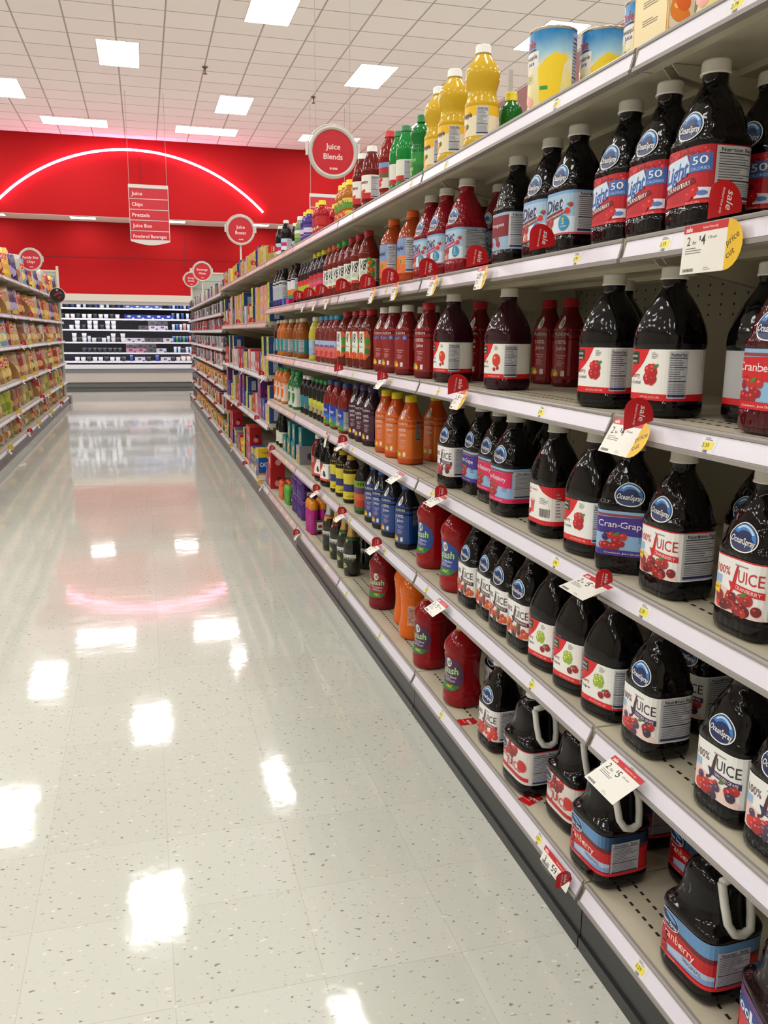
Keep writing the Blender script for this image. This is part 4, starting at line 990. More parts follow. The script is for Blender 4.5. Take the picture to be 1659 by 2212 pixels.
# ------------------------------------------------------------------ gondola shelving
beige = M('shelf_beige', (188, 180, 158), .45, vary=.05); cream = M('shelf_deck_cream', (196, 188, 166), .4, vary=.07)
lipm = M('rail_lip_grey', (150, 144, 140), .35); slot = M('slot_dark', (28, 24, 18), .8)
backm = M('pegboard_beige', (150, 144, 126), .6); mauve = M('header_mauve', (150, 96, 92), .6)
kickb = M('kick_black', (34, 34, 35), .35, vary=.2); kickg = M('kick_grey', (112, 106, 104), .4, vary=.15)
railw = M('rail_paper_white', (224, 220, 232), .3); railp = M('rail_paper_pink', (222, 184, 182), .3)
FX0 = .871; BX = 1.42
def shelf_board(parent, L, z, paper, holes, labels, seed, lab, side=1, tilt=.012, base=False, depth=.53):
    """local frame: y 0..L, x 0 at front edge growing to the back panel (times side)"""
    mb = MB(); S_ = side
    def bx(o, x0, x1, y0, y1, z0, z1, m): o.box(min(x0 * S_, x1 * S_), max(x0 * S_, x1 * S_), y0, y1, z0, z1, m)
    bx(mb, .0, depth, .003, L - .003, z - .024 if not base else z - .03, z, cream)
    if not base:
        bx(mb, .012, .034, .003, L - .003, z - .040, z - .024, beige); bx(mb, .20, .24, .01, L - .01, z - .036, z - .024, beige); bx(mb, .40, .46, .01, L - .01, z - .036, z - .024, beige)
    if holes:
        y = .02
        while y < L - .03:
            for x in (.055, .095): mb.face([(x * S_, y, z + .0006), ((x + .006) * S_, y, z + .0006), ((x + .006) * S_, y + .012, z + .0006), (x * S_, y + .012, z + .0006)][::S_], slot)
            y += .024
    sh = mb.build('base_deck' if base else 'shelf', parent)
    # price rail: tilted channel
    r = MB(); xt, xb = -.002, -.002 - tilt; zt, zb = z - .002, z - .040
    prof = [(.004, z + .001), (xt, z + .001), (xt - .003, zt), (xt - .003, zt - .004), (xt, zt - .005), (xb, zb + .004), (xb - .004, zb + .003), (xb - .004, zb - .004), (.004, zb - .004)]
    m = r.mi(lipm); k = len(r.v)
    for y in (.006, L - .006): r.v += [(p[0] * S_, y, p[1]) for p in prof]
    n = len(prof)
    for i in range(n):
        j = (i + 1) % n; f = [k + i, k + j, k + n + j, k + n + i]; r.f.append(f[::-1] if S_ > 0 else f); r.m.append(m); r.sm.append(False)
    r.f.append([k + i for i in range(n)]); r.f.append([k + n + i for i in range(n)][::-1]); r.m += [m, m]; r.sm += [False, False]
    rail = r.build('price_rail', sh)
    # paper strip with shelf labels
    v = Vector((xt - xb, 0, zt - .005 - zb - .004)).normalized()
    hh = math.hypot(xt - xb, zt - .005 - zb - .004)
    T = frame((xb * S_, L if S_ > 0 else 0, zb + .004), (0, -1 * S_, 0), (v.x * S_, 0, v.z))
    a = Art(); q = random.Random(seed)
    a.rect(.010, .0005, L - .010, hh - .0005, paper, 1)
    if labels:
        u = q.uniform(.1, .3)
        while u < L - .12:
            a.rect(u - .012, hh * .1, u + .030, hh * .9, (226, 224, 226), 2); a.rect(u, hh * .22, u + .024, hh * .62, (236, 220, 70), 3)
            if labels > 1:
                a.text(q.choice(('3.59', '2.79', '3.29')), u + .006, hh * .44, .0075, (70, 66, 50), 4); a.lines(u, hh * .68, u + .02, hh * .85, 2, (120, 120, 120), 4); a.barcode(u + .004, hh * .04, u + .016, hh * .19, 4)
            u += q.uniform(.16, .42) if labels == 1 else q.uniform(.5, .9)
    link(bpy.data.objects.new('rail_label_strip', a.plane('rail_label_strip', T, .0003)), sh)
    return sh
def brackets(parent, L, z, side=1):
    for y in (.0, L):
        b2 = MB(); s = side
        for yy in (-.002,):
            pts = [(.06, z - .025), (.53, z - .025), (.53, z - .12), (.44, z - .11), (.08, z - .045)]
            f0 = [(p[0] * s, y + .012 * (1 if y == 0 else -1), p[1]) for p in pts]; f1 = [(p[0] * s, y + .015 * (1 if y == 0 else -1), p[1]) for p in pts]
            b2.face(f0, beige); b2.face(f1[::-1], beige)
            for i in range(5): b2.face([f0[i], f0[(i + 1) % 5], f1[(i + 1) % 5], f1[i]], beige)
        b2.build('bracket', parent)
def section(y0, L, zs, x0, side, label, kick, paper, holes=(), labels=1, header=True, ztop=2.235, idx=0, zbase=.1617, name='shelving_unit'):
    r = empty(name, (x0, y0, 0)); tag(r, label, 'store shelving')
    s = side; B = .55
    bp_ = MB(); bp_.box(min(s * B, s * (B + .03)), max(s * B, s * (B + .03)), .002, L - .002, 0, ztop, backm if not header else backm)
    if zs and zs[0] < 2: 
        # holes in the pegboard upright strips
        for z in [zbase + .05 + .05 * k for k in range(int((ztop - .4) / .05))]:
            for y in (.03, L - .03):
                x = s * (B - .0006); bp_.face([(x, y - .003, z), (x, y + .003, z), (x, y + .003, z + .008), (x, y - .003, z + .008)][::-s], slot)
        if holes:
            for k in range(6):
                for j in range(24):
                    for zz in (zs[2] + .20 + k * .025, ):
                        x = s * (B - .0006); y = .05 + j * .05; bp_.face([(x, y - .003, zz), (x, y + .003, zz), (x, y + .003, zz + .006), (x, y - .003, zz + .006)][::-s], slot)
    bp_.build('back_panel', r)
    if header:
        h = MB(); h.box(min(s * (B - .006), s * (B - .001)), max(s * (B - .006), s * (B - .001)), .004, L - .004, zs[0] + .06, ztop, mauve); h.build('header_panel', r)
    k = MB(); k.box(min(-.004 * s, .012 * s), max(-.004 * s, .012 * s), .002, L - .002, 0, zbase - .048, kick)
    k.box(min(-.010 * s, .0), max(-.010 * s, .0), .002, L - .002, 0, .030, kick)
    k.build('kick_plate', r)
    c = MB(); c.box(min(.012 * s, s * B), max(.012 * s, s * B), .004, L - .004, 0.0, .125, beige); c.build('base_box', r)
    shelf_board(r, L, zbase, paper[-1], 5 in holes, labels, idx * 10 + 5, '', side, .014, True)
    for i, z in enumerate(zs):
        shelf_board(r, L, z, paper[min(i, len(paper) - 1)], i in holes, labels, idx * 10 + i, '', side, (.012 if z < 1.3 else .008))
        brackets(r, L, z, side)
    return r
Y0 = 1.4689; SEC = 1.2192
secn = ['nearest', 'second', 'third', 'fourth', 'fifth']
for i in range(5):
    lab = ['nearest juice shelving unit with handled jugs on its base', 'second juice shelving unit with cranberry and red bottles', 'third juice shelving unit with splash and fusion bottles', 'fourth juice shelving unit with sparkling cider on its base', 'fifth juice shelving unit next to the drink boxes'][i]
    pp = railw if i < 3 else M('rail_paper_lilac', (216, 200, 214), .3)
    if i == 4: pp = railp
    section(Y0 + (i - 1) * SEC, SEC, SHELF_Z[:5], FX0, 1, lab, kickb if i < 4 else kickg, [pp] * 5 if i else [railw] * 5, (2, 3, 4, 5) if i < 4 else (), 2 if i < 3 else 1, True, idx=i)
# upright post seen above the shelf
mb = MB(); mb.box(-.009, .009, -.009, .009, 0, .11, M('post_grey', (176, 168, 160), .4)); o = mb.build('shelf_post'); o.location = (1.44, 3.37, 2.235); tag(o, 'grey metal post rising above the mauve header panel', 'metal post')

ZB = [1.8268, 1.41, 1.02, .66]; ZC = [1.78, 1.56, 1.37, 1.16, .95, .72, .45]
YB = Y0 + 4 * SEC
for i in range(3):
    section(YB + i * SEC, SEC, ZB, FX0, 1, '%s drink box shelving unit beyond the juice bottles' % ['first', 'second', 'third'][i], kickg, [railp, railp, railw, railw, railw], (), 1, True, 2.0, 20 + i)
for i in range(6):
    section(YB + (3 + i) * SEC, SEC, ZC, FX0, 1, '%s drink mix shelving unit from the drink boxes' % NUM[i], kickg, [railw] * 8, (), 1, False, 1.98, 30 + i)
YE = YB + 9 * SEC
ZL = [1.91, 1.51, 1.17, .78, .44]; XL = -1.40
for i in range(9):
    y = 17.0 - (i + 1) * SEC
    section(y, SEC, ZL, XL, -1, '%s chip shelving unit from the dairy cooler' % NUM[i], kickg, [railw] * 6, (), 0, False, 2.0, 50 + i, .15)
# gondola end panels
def end_panel(x0, x1, y, z1, label, px):
    r = empty('slatwall_panel', ((x0 + x1) / 2, y, 0)); tag(r, label, 'display panel'); w = x1 - x0
    g = M('slat_grey_green', (168, 176, 164), .5); m = MB(); m.box(-w / 2, w / 2, 0, .03, 0, z1, g); m.build('board', r)
    s = MB()
    for k in range(int((z1 - 1.6) / .15)): s.box(-w / 2, w / 2, -.003, 0, 1.7 + k * .15, 1.708 + k * .15, M('slat_groove', (120, 128, 118), .6))
    s.build('slat_grooves', r)
    f = MB(); wh = M('frame_offwhite', (206, 200, 186), .5); f.box(-w / 2, w / 2, -.012, .0, z1 - .03, z1, wh); f.box(px - .02, px + .02, -.02, .04, 0, z1 + .07, wh); f.build('end_post', r)
end_panel(.93, 2.0, YE + .02, 2.47, 'grey green slatted panel behind the round energy drinks sign', -.52)
end_panel(-2.5, -1.44, 17.03, 2.42, 'grey green slatted panel at far end of the chip shelves', .52)
def end_base(x0, x1, y0, y1, label):
    r = empty('display_plinth', ((x0 + x1) / 2, (y0 + y1) / 2, 0)); tag(r, label, 'display base'); w, d = x1 - x0, y1 - y0
    m = MB(); m.box(-w / 2, w / 2, -d / 2, d / 2, 0, .12, kickg); m.build('kick_plate', r); m = MB(); m.box(-w / 2 - .01, w / 2 + .01, -d / 2, d / 2 + .01, .12, .16, lipm); m.build('deck', r)
end_base(.86, 2.0, YE + .06, YE + .5, 'low grey end display base beyond the drink mix shelves')
end_base(-2.5, -1.37, 17.07, 17.5, 'low grey end display base beyond the chip shelves')

# ------------------------------------------------------------------ dairy cooler
cw0, cw1, cy0, cy1 = -4.0, 3.2, 20.42, 21.40
r = empty('dairy_cooler', ((cw0 + cw1) / 2, cy0, 0)); tag(r, 'long open dairy cooler lit inside, under the red wall', 'cooler')
w = (cw1 - cw0) / 2; D = cy1 - cy0
met = M('cooler_steel', (208, 202, 190), .35, .3); dk = M('cooler_inside', (22, 22, 26), .5); gr = M('cooler_grey', (112, 116, 126), .4); tn = M('cooler_tan', (180, 172, 166), .45); ch = M('cooler_charcoal', (92, 96, 96), .5)
def cpart(nm_, boxes):
    m = MB()
    for q in boxes: m.box(*q)
    return m.build(nm_, r)
cpart('canopy', [(-w, w, 0, D, 2.0, 2.15, met), (-w, w, .02, .10, 1.93, 2.0, M('cooler_fascia', (176, 172, 168), .4))])
cpart('back_wall', [(-w, w, D - .04, D, .3, 2.0, dk)])
cpart('end_wall', [(-w, -w + .04, 0, D, 0, 2.0, met)]); cpart('end_wall', [(w - .04, w, 0, D, 0, 2.0, met)])
cpart('front_bumper', [(-w, w, -.03, .10, .52, .605, M('bumper_white', (214, 216, 222), .3)), (-w, w, -.02, .1, .43, .52, gr), (-w, w, -.01, .1, .215, .43, tn), (-w, w, -.015, .1, .205, .215, dk), (-w, w, 0, .1, .11, .205, ch), (-w, w, .04, .12, 0, .11, M('cooler_plinth', (96, 98, 94), .5))])
cpart('well_floor', [(-w, w, .1, D - .04, .50, .56, met)])
lamp = bpy.data.materials.new('cooler_lamp'); lamp.use_nodes = True; b = lamp.node_tree.nodes['Principled BSDF']; b.inputs['Emission Color'].default_value = (.86, .88, 1, 1); b.inputs['Emission Strength'].default_value = COOLER_W
m = MB(); m.box(-w + .05, w - .05, .12, .15, 1.955, 1.985, lamp); m.build('lamp_tube', r)
swt = M('cooler_shelf_white', (228, 228, 236), .35)
CSZ = [(1.845, .45), (1.61, .42), (1.365, .40), (1.085, .38), (.85, .36), (.655, .14)]
for z, y in CSZ:
    s = cpart('shelf', [(-w + .04, w - .04, y, D - .04, z, z + .016, swt)])
    e = MB(); e.box(-w + .04, w - .04, y - .008, y, z - .012, z + .022, swt); o = e.build('shelf_edge', s)
    if z < 1.8: l = MB(); l.box(-w + .05, w - .05, y + .004, y + .014, z - .012, z - .002, lamp) ; l.build('shelf_lamp', s)
# dairy goods
def tub(key, rr, h, col, col2, desc, name, cat):
    m = MB(); n = 14; ring = lambda q, z: [(q * math.cos(k * 2 * math.pi / n), q * math.sin(k * 2 * math.pi / n), z) for k in range(n)]
    m.rings([ring(rr * .85, 0), ring(rr, h * .9)], P(col)); l = MB(); l.rings([ring(rr * 1.05, h * .9), ring(rr * 1.05, h)], P(col2))
    kind(key, name, cat, desc, [('tub_body', m.mesh('tub_body')), ('lid', l.mesh('lid'))])
tub('tub_white', .045, .085, (216, 216, 220), (236, 236, 240), 'white dairy tub', 'dairy_tub', 'dairy tub')
tub('tub_dark', .040, .09, (44, 46, 56), (130, 132, 138), 'dark dairy tub', 'dairy_tub', 'dairy tub')
tub('tub_red', .050, .12, (214, 208, 206), (180, 40, 50), 'white tub with red lid', 'dairy_tub', 'dairy tub')
tub('cup_blue', .030, .12, (40, 70, 150), (140, 180, 230), 'blue yogurt drink bottle', 'yogurt_bottle', 'yogurt drink')
tub('cup_white', .030, .12, (190, 206, 226), (216, 220, 226), 'white yogurt drink bottle', 'yogurt_bottle', 'yogurt drink')
tub('cup_green', .030, .12, (40, 130, 60), (200, 206, 200), 'green yogurt drink bottle', 'yogurt_bottle', 'yogurt drink')
tub('cup_orange', .032, .13, (226, 130, 100), (226, 206, 196), 'orange yogurt drink bottle', 'yogurt_bottle', 'yogurt drink')
def mpack(key, c, c2, desc):
    m = MB(); m.box(-.10, .10, -.04, .04, 0, .085, P(c)); a = Art(); a.ell(-.01, .05, .035, .02, c2, 1, 14); a.text('o', -.01, .05, .02, c, 2, True); a.rect(.05, .0, .09, .03, c2, 1)
    kind(key, 'yogurt_pack', 'yogurt pack', desc, [('carton', m.mesh('carton')), ('print', a.plane('print', FY(0, -.04, 0)))])
mpack('pack_blue', (34, 50, 150), (190, 210, 240), 'blue yogurt multipack'); mpack('pack_white', (196, 194, 206), (70, 60, 110), 'white yogurt multipack')
mpack('pack_grey', (90, 86, 92), (50, 46, 60), 'grey yogurt multipack'); mpack('pack_pink', (190, 130, 150), (80, 50, 100), 'pink yogurt multipack')
CS = (1.12, 1.2, 1.15)
cgrp = ['top', 'second', 'third', 'fourth', 'fifth', 'lowest']
plan = [ # per shelf: (x range, keys, step, depth jitter, second layer)
 [(-1.75, -.42, ['cup_white', 'tub_dark', 'cup_blue', 'tub_white'], .125), (-.30, .50, ['pack_blue'], .215), (.60, 1.35, ['cup_blue', 'cup_white', 'cup_blue'], .085)],
 [(-1.75, -.45, ['tub_dark', 'tub_white', 'tub_white'], .12), (-.28, .62, ['pack_blue'], .22), (.66, 1.35, ['cup_blue', 'cup_white'], .11)],
 [(-1.55, -.62, ['tub_white', 'tub_white', 'tub_dark'], .13), (0.02, .62, ['pack_grey', 'pack_white', 'pack_white'], .215), (.66, 1.30, ['cup_white', 'cup_blue', 'cup_white', 'cup_orange'], .085)],
 [(-1.5, -.45, ['tub_white', 'tub_dark', 'tub_white', 'cup_white'], .105), (-.30, .62, ['pack_white', 'pack_white', 'pack_grey', 'pack_grey', 'pack_white'], .215), (.66, 1.02, ['cup_blue', 'cup_green', 'cup_blue', 'cup_green'], .075), (1.04, 1.35, ['cup_orange'], .07)],
 [(-1.3, -.45, ['tub_dark'], .11), (-.28, .62, ['pack_pink', 'pack_pink', 'pack_grey', 'pack_white'], .225), (.68, 1.30, ['cup_white', 'cup_white', 'tub_dark'], .09)],
 [(-1.45, -.40, ['tub_white', 'tub_white', 'tub_dark'], .125), (-.28, .60, ['cup_blue', 'pack_white', 'tub_dark'], .19), (.62, 1.35, ['tub_dark', 'tub_white', 'tub_red', 'tub_red', 'tub_red'], .115)]]
for si, row in enumerate(plan):
    z, yo = CSZ[si]; q = random.Random(si)
    for x0, x1, ks, st in row:
        x = x0 + (.03 if st < .2 and x0 > .5 else 0); j = 0
        while x < x1:
            k = ks[j % len(ks)]; d = 'wide' if st > .2 else 'small'
            y = cy0 + yo + .055 + q.uniform(0, .04)
            place(k, (x, y, z + .0165), 0, '%s on the %s shelf of the dairy cooler' % (KINDS[k]['desc'], cgrp[si]), '%ss on the %s cooler shelf' % (KINDS[k]['desc'], cgrp[si]), CS if si else (1.1, 1.1, .85))
            if k.startswith('tub_w') and si in (2, 3) and q.random() < .7:
                place(k, (x, y, z + .0165 + .1), 0, '%s stacked on another, %s shelf of dairy cooler' % (KINDS[k]['desc'], cgrp[si]), 'stacked tubs on the %s cooler shelf' % cgrp[si], CS)
            if k.startswith('pack') and si in (2, 4) and q.random() < .55:
                kk = 'pack_grey' if si == 2 else 'pack_grey'
                place(kk, (x, y + .0, z + .0165 + .1), 0, 'grey multipack stacked on another, %s shelf of dairy cooler' % cgrp[si], 'stacked multipacks on the %s cooler shelf' % cgrp[si], CS)
            x += st; j += 1

# ------------------------------------------------------------------ juice bottles: (x, y) on each shelf
PL = {
0: [('oj_carton', [(.94, 1.475)]), ('dole_can', [(.94, 1.312), (.94, 1.957), (1.055, 1.925), (1.055, 1.736)]), ('lime_small', [(1.036, 2.41)]),
    ('pineapple', [(.94, 2.391), (.94, 2.619), (.958, 2.81)]), ('lime_tall', [(.94, 2.943)]), ('lime_white', [(.94, 3.117), (.94, 3.206)]),
    ('clamato', [(.94, 3.326)]), ('tomato_white', [(1.04, 3.64), (.94, 3.6), (.94, 3.759)]), ('amber_small', [(.94, 3.986), (.94, 4.07), (.94, 4.15)]),
    ('berry_small', [(1.036, 4.744), (.94, 4.625), (.94, 4.713)]), ('grape_small', [(.94, 4.983), (.94, 5.084)]), ('green_small', [(.94, 5.284)]), ('os_small', [(1.024, 5.957), (.94, 5.827), (.952, 6.146)])],
1: [('os_light', [(1.072, 1.36), (.94, 1.335), (.94, 1.466), (.94, 1.597), (1.062, 1.79)]), ('os_diet', [(.94, 1.805), (.94, 1.935)]), ('os_pom', [(.95, 2.149)]),
    ('os_dietpink', [(.94, 2.49), (.94, 2.665), (.94, 2.813), (1.07, 2.548), (1.132, 2.856)]), ('ruby', [(.94, 3.022), (.94, 3.262), (1.048, 3.219)]),
    ('v8_tall', [(.94, 3.641), (.94, 3.79), (.94, 3.93)]), ('v8_tallg', [(.94, 4.06), (.94, 4.18)]), ('v8_tallo', [(.94, 4.29), (.94, 4.40)]),
    ('pinklabel', [(.94, 4.55), (.94, 4.67), (.94, 4.79)]), ('pinkgreen', [(.94, 4.90), (.94, 5.0), (.94, 5.1), (.94, 5.2)]),
    ('whitedark', [(.95, 5.46), (.95, 5.60)]), ('silver', [(.94, 5.90), (.94, 6.04), (.94, 6.18)]), ('small_magenta', [(.896, 5.44)]), ('small_blue', [(.896, 5.62)])],
2: [('os_cocktail', [(.94, 1.095)]), ('mp_cran', [(1.155, 1.36), (.94, 1.409), (.94, 1.618), (1.07, 1.80)]), ('mp_back', [(1.03, 1.26)]),
    ('fusion_red', [(1.204, 2.31), (1.204, 2.448), (1.06, 2.657), (.94, 2.824)]), ('mp_rasp', [(.964, 2.207), (.94, 2.577)]), ('fusion_light', [(.94, 3.064), (.94, 3.244), (.94, 3.372), (1.06, 3.255), (1.06, 3.124)]),
    ('v8_wide', [(.94, 3.587), (.94, 3.717), (.94, 3.847), (.94, 4.034)]), ('applejuice', [(.94, 4.228), (.94, 4.348), (.94, 4.475), (.94, 4.609)]), ('yellowjuice', [(.94, 4.805)]),
    ('teal_amber', [(.94, 5.214), (.964, 5.50), (.94, 5.62)]), ('teal_orange', [(.94, 5.86), (.94, 6.0)]), ('teal_dark', [(.94, 6.16)])],
3: [('os_100cran', [(.94, 1.111), (1.09, 1.30), (.94, 1.337)]), ('mp_cran', [(.94, 1.647)]), ('mp_back2', [(.94, 1.836)]),
    ('os_cranrasp', [(.94, 2.081), (.97, 2.25)]), ('os_100dark', [(.94, 2.523)]), ('os_plain', [(1.085, 2.16), (1.10, 2.30)]),
    ('fusion_orange', [(.94, 3.013), (.94, 3.192), (.94, 3.341), (1.06, 3.076)]), ('fusion_purple', [(.94, 3.557), (.94, 3.696), (.94, 3.818)]), ('juicy', [(.94, 4.044), (.94, 4.232), (.94, 4.388)]),
    ('darkyellow', [(.94, 4.532), (.94, 4.645), (.94, 4.763), (.94, 4.888)]), ('teal_tea', [(.94, 5.04), (.94, 5.16)]), ('green_juice', [(.94, 5.40), (.94, 5.56)]), ('orange_juice_small', [(.94, 5.86), (.94, 6.05), (.94, 6.2)])],
4: [('os_100dark', [(.94, .99), (.94, 1.12), (1.09, 1.43), (.94, 1.361), (1.10, 1.24)]), ('mp_grape', [(.94, 1.527), (.94, 1.664), (.94, 1.801)]), ('os_100brown', [(.94, 1.935), (.94, 2.060), (.95, 2.185), (.94, 2.310)]),
    ('splash_blue', [(.94, 2.473), (.952, 2.759)]), ('fusion_dark', [(1.0, 2.93)]), ('fusion_blue', [(.94, 3.034), (.94, 3.233), (.94, 3.381), (.94, 3.51)]),
    ('veg_dark', [(.94, 3.708)]), ('prune', [(.94, 3.956), (.94, 4.13), (.94, 4.26)]), ('mp_prune', [(.94, 4.43), (.94, 4.60)]), ('ruby_dark', [(.94, 4.76)]),
    ('cube_box', [(.964, 5.25)]), ('teal_box', [(.964, 5.50), (.964, 5.68), (.964, 5.86)]), ('wine_dark', [(.94, 6.07), (.94, 6.20)])],
5: [('koolaid', [(.945, .945)]), ('jug_cran', [(.952, 1.161), (1.12, 1.39), (.94, 1.50), (1.11, 1.60)]), ('jug_100', [(.972, 1.69), (.94, 1.884)]), ('os_100pink', [(.94, 2.108), (1.06, 2.364)]),
    ('splash_purple', [(.94, 2.416), (1.04, 2.90), (.94, 2.743)]), ('splash_orange', [(.976, 3.04), (1.00, 3.20)]), ('splash_red', [(.955, 3.43)]), ('cider', [(1.036, 4.054), (.94, 3.95), (.94, 4.10)]), ('cider_red', [(.94, 4.28)]), ('cider_white', [(.94, 4.47)]),
    ('magenta_pack', [(.95, 4.90)]), ('purple_pack', [(.97, 5.30), (.97, 5.50)]), ('green_pack', [(.95, 5.80)]), ('orange_pack', [(.94, 6.0)])]}
ROT = {'koolaid': -.30, 'mp_cran': .24, 'mp_rasp': .24, 'mp_grape': .24, 'mp_prune': .3, 'v8_tall': .62, 'v8_tallg': .62, 'v8_tallo': .62, 'v8_wide': .12, 'fusion_red': .5, 'fusion_light': .5, 'fusion_orange': .5, 'fusion_purple': .5, 'fusion_blue': .5, 'fusion_dark': .5, 'dole_can': .22, 'splash_blue': .10, 'splash_purple': .12, 'splash_red': .5, 'cider': .4, 'cider_red': .3, 'cider_white': .5, 'prune': .3, 'pinklabel': .4, 'pinkgreen': .4, 'amber_small': .4, 'berry_small': .4, 'ruby': .15, 'pineapple': .1, 'tomato_white': .3, 'clamato': .3, 'os_small': .4, 'teal_amber': -.1, 'applejuice': .2, 'juicy': .15}
for s, rows_ in PL.items():
    for key, pts in rows_:
        order = sorted(pts, key=lambda p: (p[1], p[0])); n = len(pts)
        for i, p in enumerate(order):
            d = KINDS[key]['desc']; w_ = '' if n == 1 else ', ' + (['nearer one', 'farther one'][i] if n == 2 else '%s of %s' % (ORD[i], {3: 'three', 4: 'four', 5: 'five'}[n]))
            g = None if n == 1 else '%ss on the %s' % (d, SHELF_N[s])
            place(key, (p[0], p[1], SHELF_Z[s] + .0008), ROT.get(key, .04) + random.uniform(-.04, .04), '%s on the %s%s' % (d, SHELF_N[s], w_), g)
place('os_crangrape', (.94, 1.508, SHELF_Z[3] + .0008), 0.85, 'black juice bottle turned so its barcode side shows, violet label', None)
place('os_crangrape', (.976, 2.395, SHELF_Z[3] + .0008), 0, 'black bottle with violet label partly behind pink-labelled bottles')
for i, y in enumerate((5.25, 5.42)): place('teal_box', (.97, y, SHELF_Z[4] + .1165 + (.0 if i == 0 else -.0)), 0, 'teal carton stacked on %s' % ('the silver grey cube carton' if i == 0 else 'others behind the cube carton')) if i == 0 else None
for i, y in enumerate((5.50, 5.68)): place('teal_box', (.97, y, SHELF_Z[4] + .112), 0, 'teal carton stacked on teal cartons, %s to the cube carton' % ('nearer' if i == 0 else 'farther'))
for i, y in enumerate((5.30, 5.50)): place('purple_pack', (.97, y, SHELF_Z[5] + .132), 0, 'violet film pack stacked on another violet pack, %s one' % ('nearer' if i == 0 else 'farther'))

# ------------------------------------------------------------------ drink boxes and mixes
def fill(y0, y1, z, keys, names, sn, seed, double=(), gap=0.0, zs=None):
    sk = {'top box shelf': (8.95,), 'top mix shelf': (13.5,)}.get(sn, ())
    q = random.Random(seed); y = y0; i = 0; cnt = {}
    W_ = {'dot_box': (.10, .11, .14), 'pastel_box': (.13, .11, .135), 'red_box': (.15, .11, .16), 'blue_box': (.13, .12, .16), 'purple_box': (.17, .12, .155), 'pink_box': (.13, .12, .17), 'tan_box': (.15, .12, .12), 'white_box': (.12, .11, .15), 'grey_box': (.11, .10, .13), 'capri_box': (.15, .12, .18)}
    while y < y1:
        k = keys[i % len(keys)]; w_, d_, h_ = W_.get(k, (.082, .08, .14))
        if y + w_ > y1: break
        if any(y - .06 < d < y + w_ + .06 for d in sk): y += .03; continue
        cnt[k] = cnt.get(k, 0) + 1; X_ = FX0 + .008 + d_ / 2 + q.uniform(0, .02)
        place(k, (X_, y + w_ / 2, z + .0008), q.uniform(-.02, .02), '%s on the %s, %s such from near end' % (KINDS[k]['desc'], sn, NUM[min(19, cnt[k] - 1)]), '%ss on the %s' % (KINDS[k]['desc'], sn), zs)
        if k in double and q.random() < .75:
            place(k, (X_ + .004, y + w_ / 2, z + .0012 + h_), 0, '%s on the %s, stacked above its %s' % (KINDS[k]['desc'], sn, NUM[min(19, cnt[k] - 1)]), '%ss stacked on the %s' % (KINDS[k]['desc'], sn))
        y += w_ + q.uniform(.004, .03) + gap * q.random(); i += 1
bn = ['top box shelf', 'second box shelf', 'third box shelf', 'fourth box shelf', 'bottom box shelf']
fill(6.42, 9.95, ZB[0], ['tan_box', 'dot_box', 'pastel_box', 'blue_box', 'dot_box', 'pastel_box', 'dot_box', 'dot_box', 'pastel_box', 'white_box'], None, bn[0], 1)
fill(6.40, 9.95, ZB[1], ['dot_box', 'pastel_box', 'pastel_box', 'pastel_box', 'pastel_box', 'blue_box', 'dot_box', 'pastel_box', 'dot_box', 'red_box', 'white_box', 'blue_box'], None, bn[1], 2, ('dot_box', 'pastel_box'))
fill(6.40, 9.95, ZB[2], ['dot_box', 'pastel_box', 'dot_box', 'blue_box', 'red_box', 'red_box', 'white_box', 'white_box', 'pink_box'], None, bn[2], 3, ('dot_box',))
fill(6.40, 9.95, ZB[3], ['dot_box', 'pastel_box', 'blue_box', 'purple_box', 'purple_box', 'pink_box', 'red_box', 'tan_box', 'tan_box'], None, bn[3], 4, ('purple_box', 'tan_box', 'dot_box'))
place('capri_big', (.935, 6.86, .1632), .06, 'large blue and yellow team pack drink box on bottom shelf after the juices')
fill(6.40, 6.79, .1617, ['red_box', 'blue_box', 'red_can'], None, 'bottom shelf beyond', 7, ('red_box',))
fill(6.98, 9.95, .1617, ['red_box', 'blue_box', 'capri_box', 'capri_box', 'purple_box', 'red_box', 'red_box', 'dot_box', 'dot_box', 'yellow_can', 'orange_can'], None, bn[4], 5, ('red_box', 'dot_box', 'purple_box'))
cn = ['top mix shelf', 'second mix shelf', 'third mix shelf', 'fourth mix shelf', 'fifth mix shelf', 'sixth mix shelf', 'seventh mix shelf', 'bottom mix shelf']
cols = [['blue_box', 'tan_box', 'white_box', 'grey_box'], ['grey_box', 'white_box', 'grey_box', 'white_can'], ['white_box', 'grey_box', 'white_can', 'red_box'], ['black_can', 'grey_box', 'white_can', 'white_box'],
        ['white_can', 'black_can', 'white_box', 'pink_box', 'grey_box'], ['orange_can', 'white_can', 'tan_box', 'orange_can'], ['pink_box', 'black_can', 'orange_can', 'tan_box', 'blue_can'], ['orange_can', 'yellow_can', 'orange_can', 'blue_can', 'white_can', 'tan_box']]
for i, z in enumerate(ZC + [.1617]):
    fill(10.06, 15.9, z, cols[i], None, cn[i], 20 + i, gap=.07, zs=(1, 1, .85))
    fill(15.95, 17.28, z, [['black_can', 'blue_can'], ['red_can', 'black_can', 'black_can'], ['blue_can', 'grey_box']][i % 3], None, cn[i] + ' end', 60 + i, zs=(1, 1, .85))

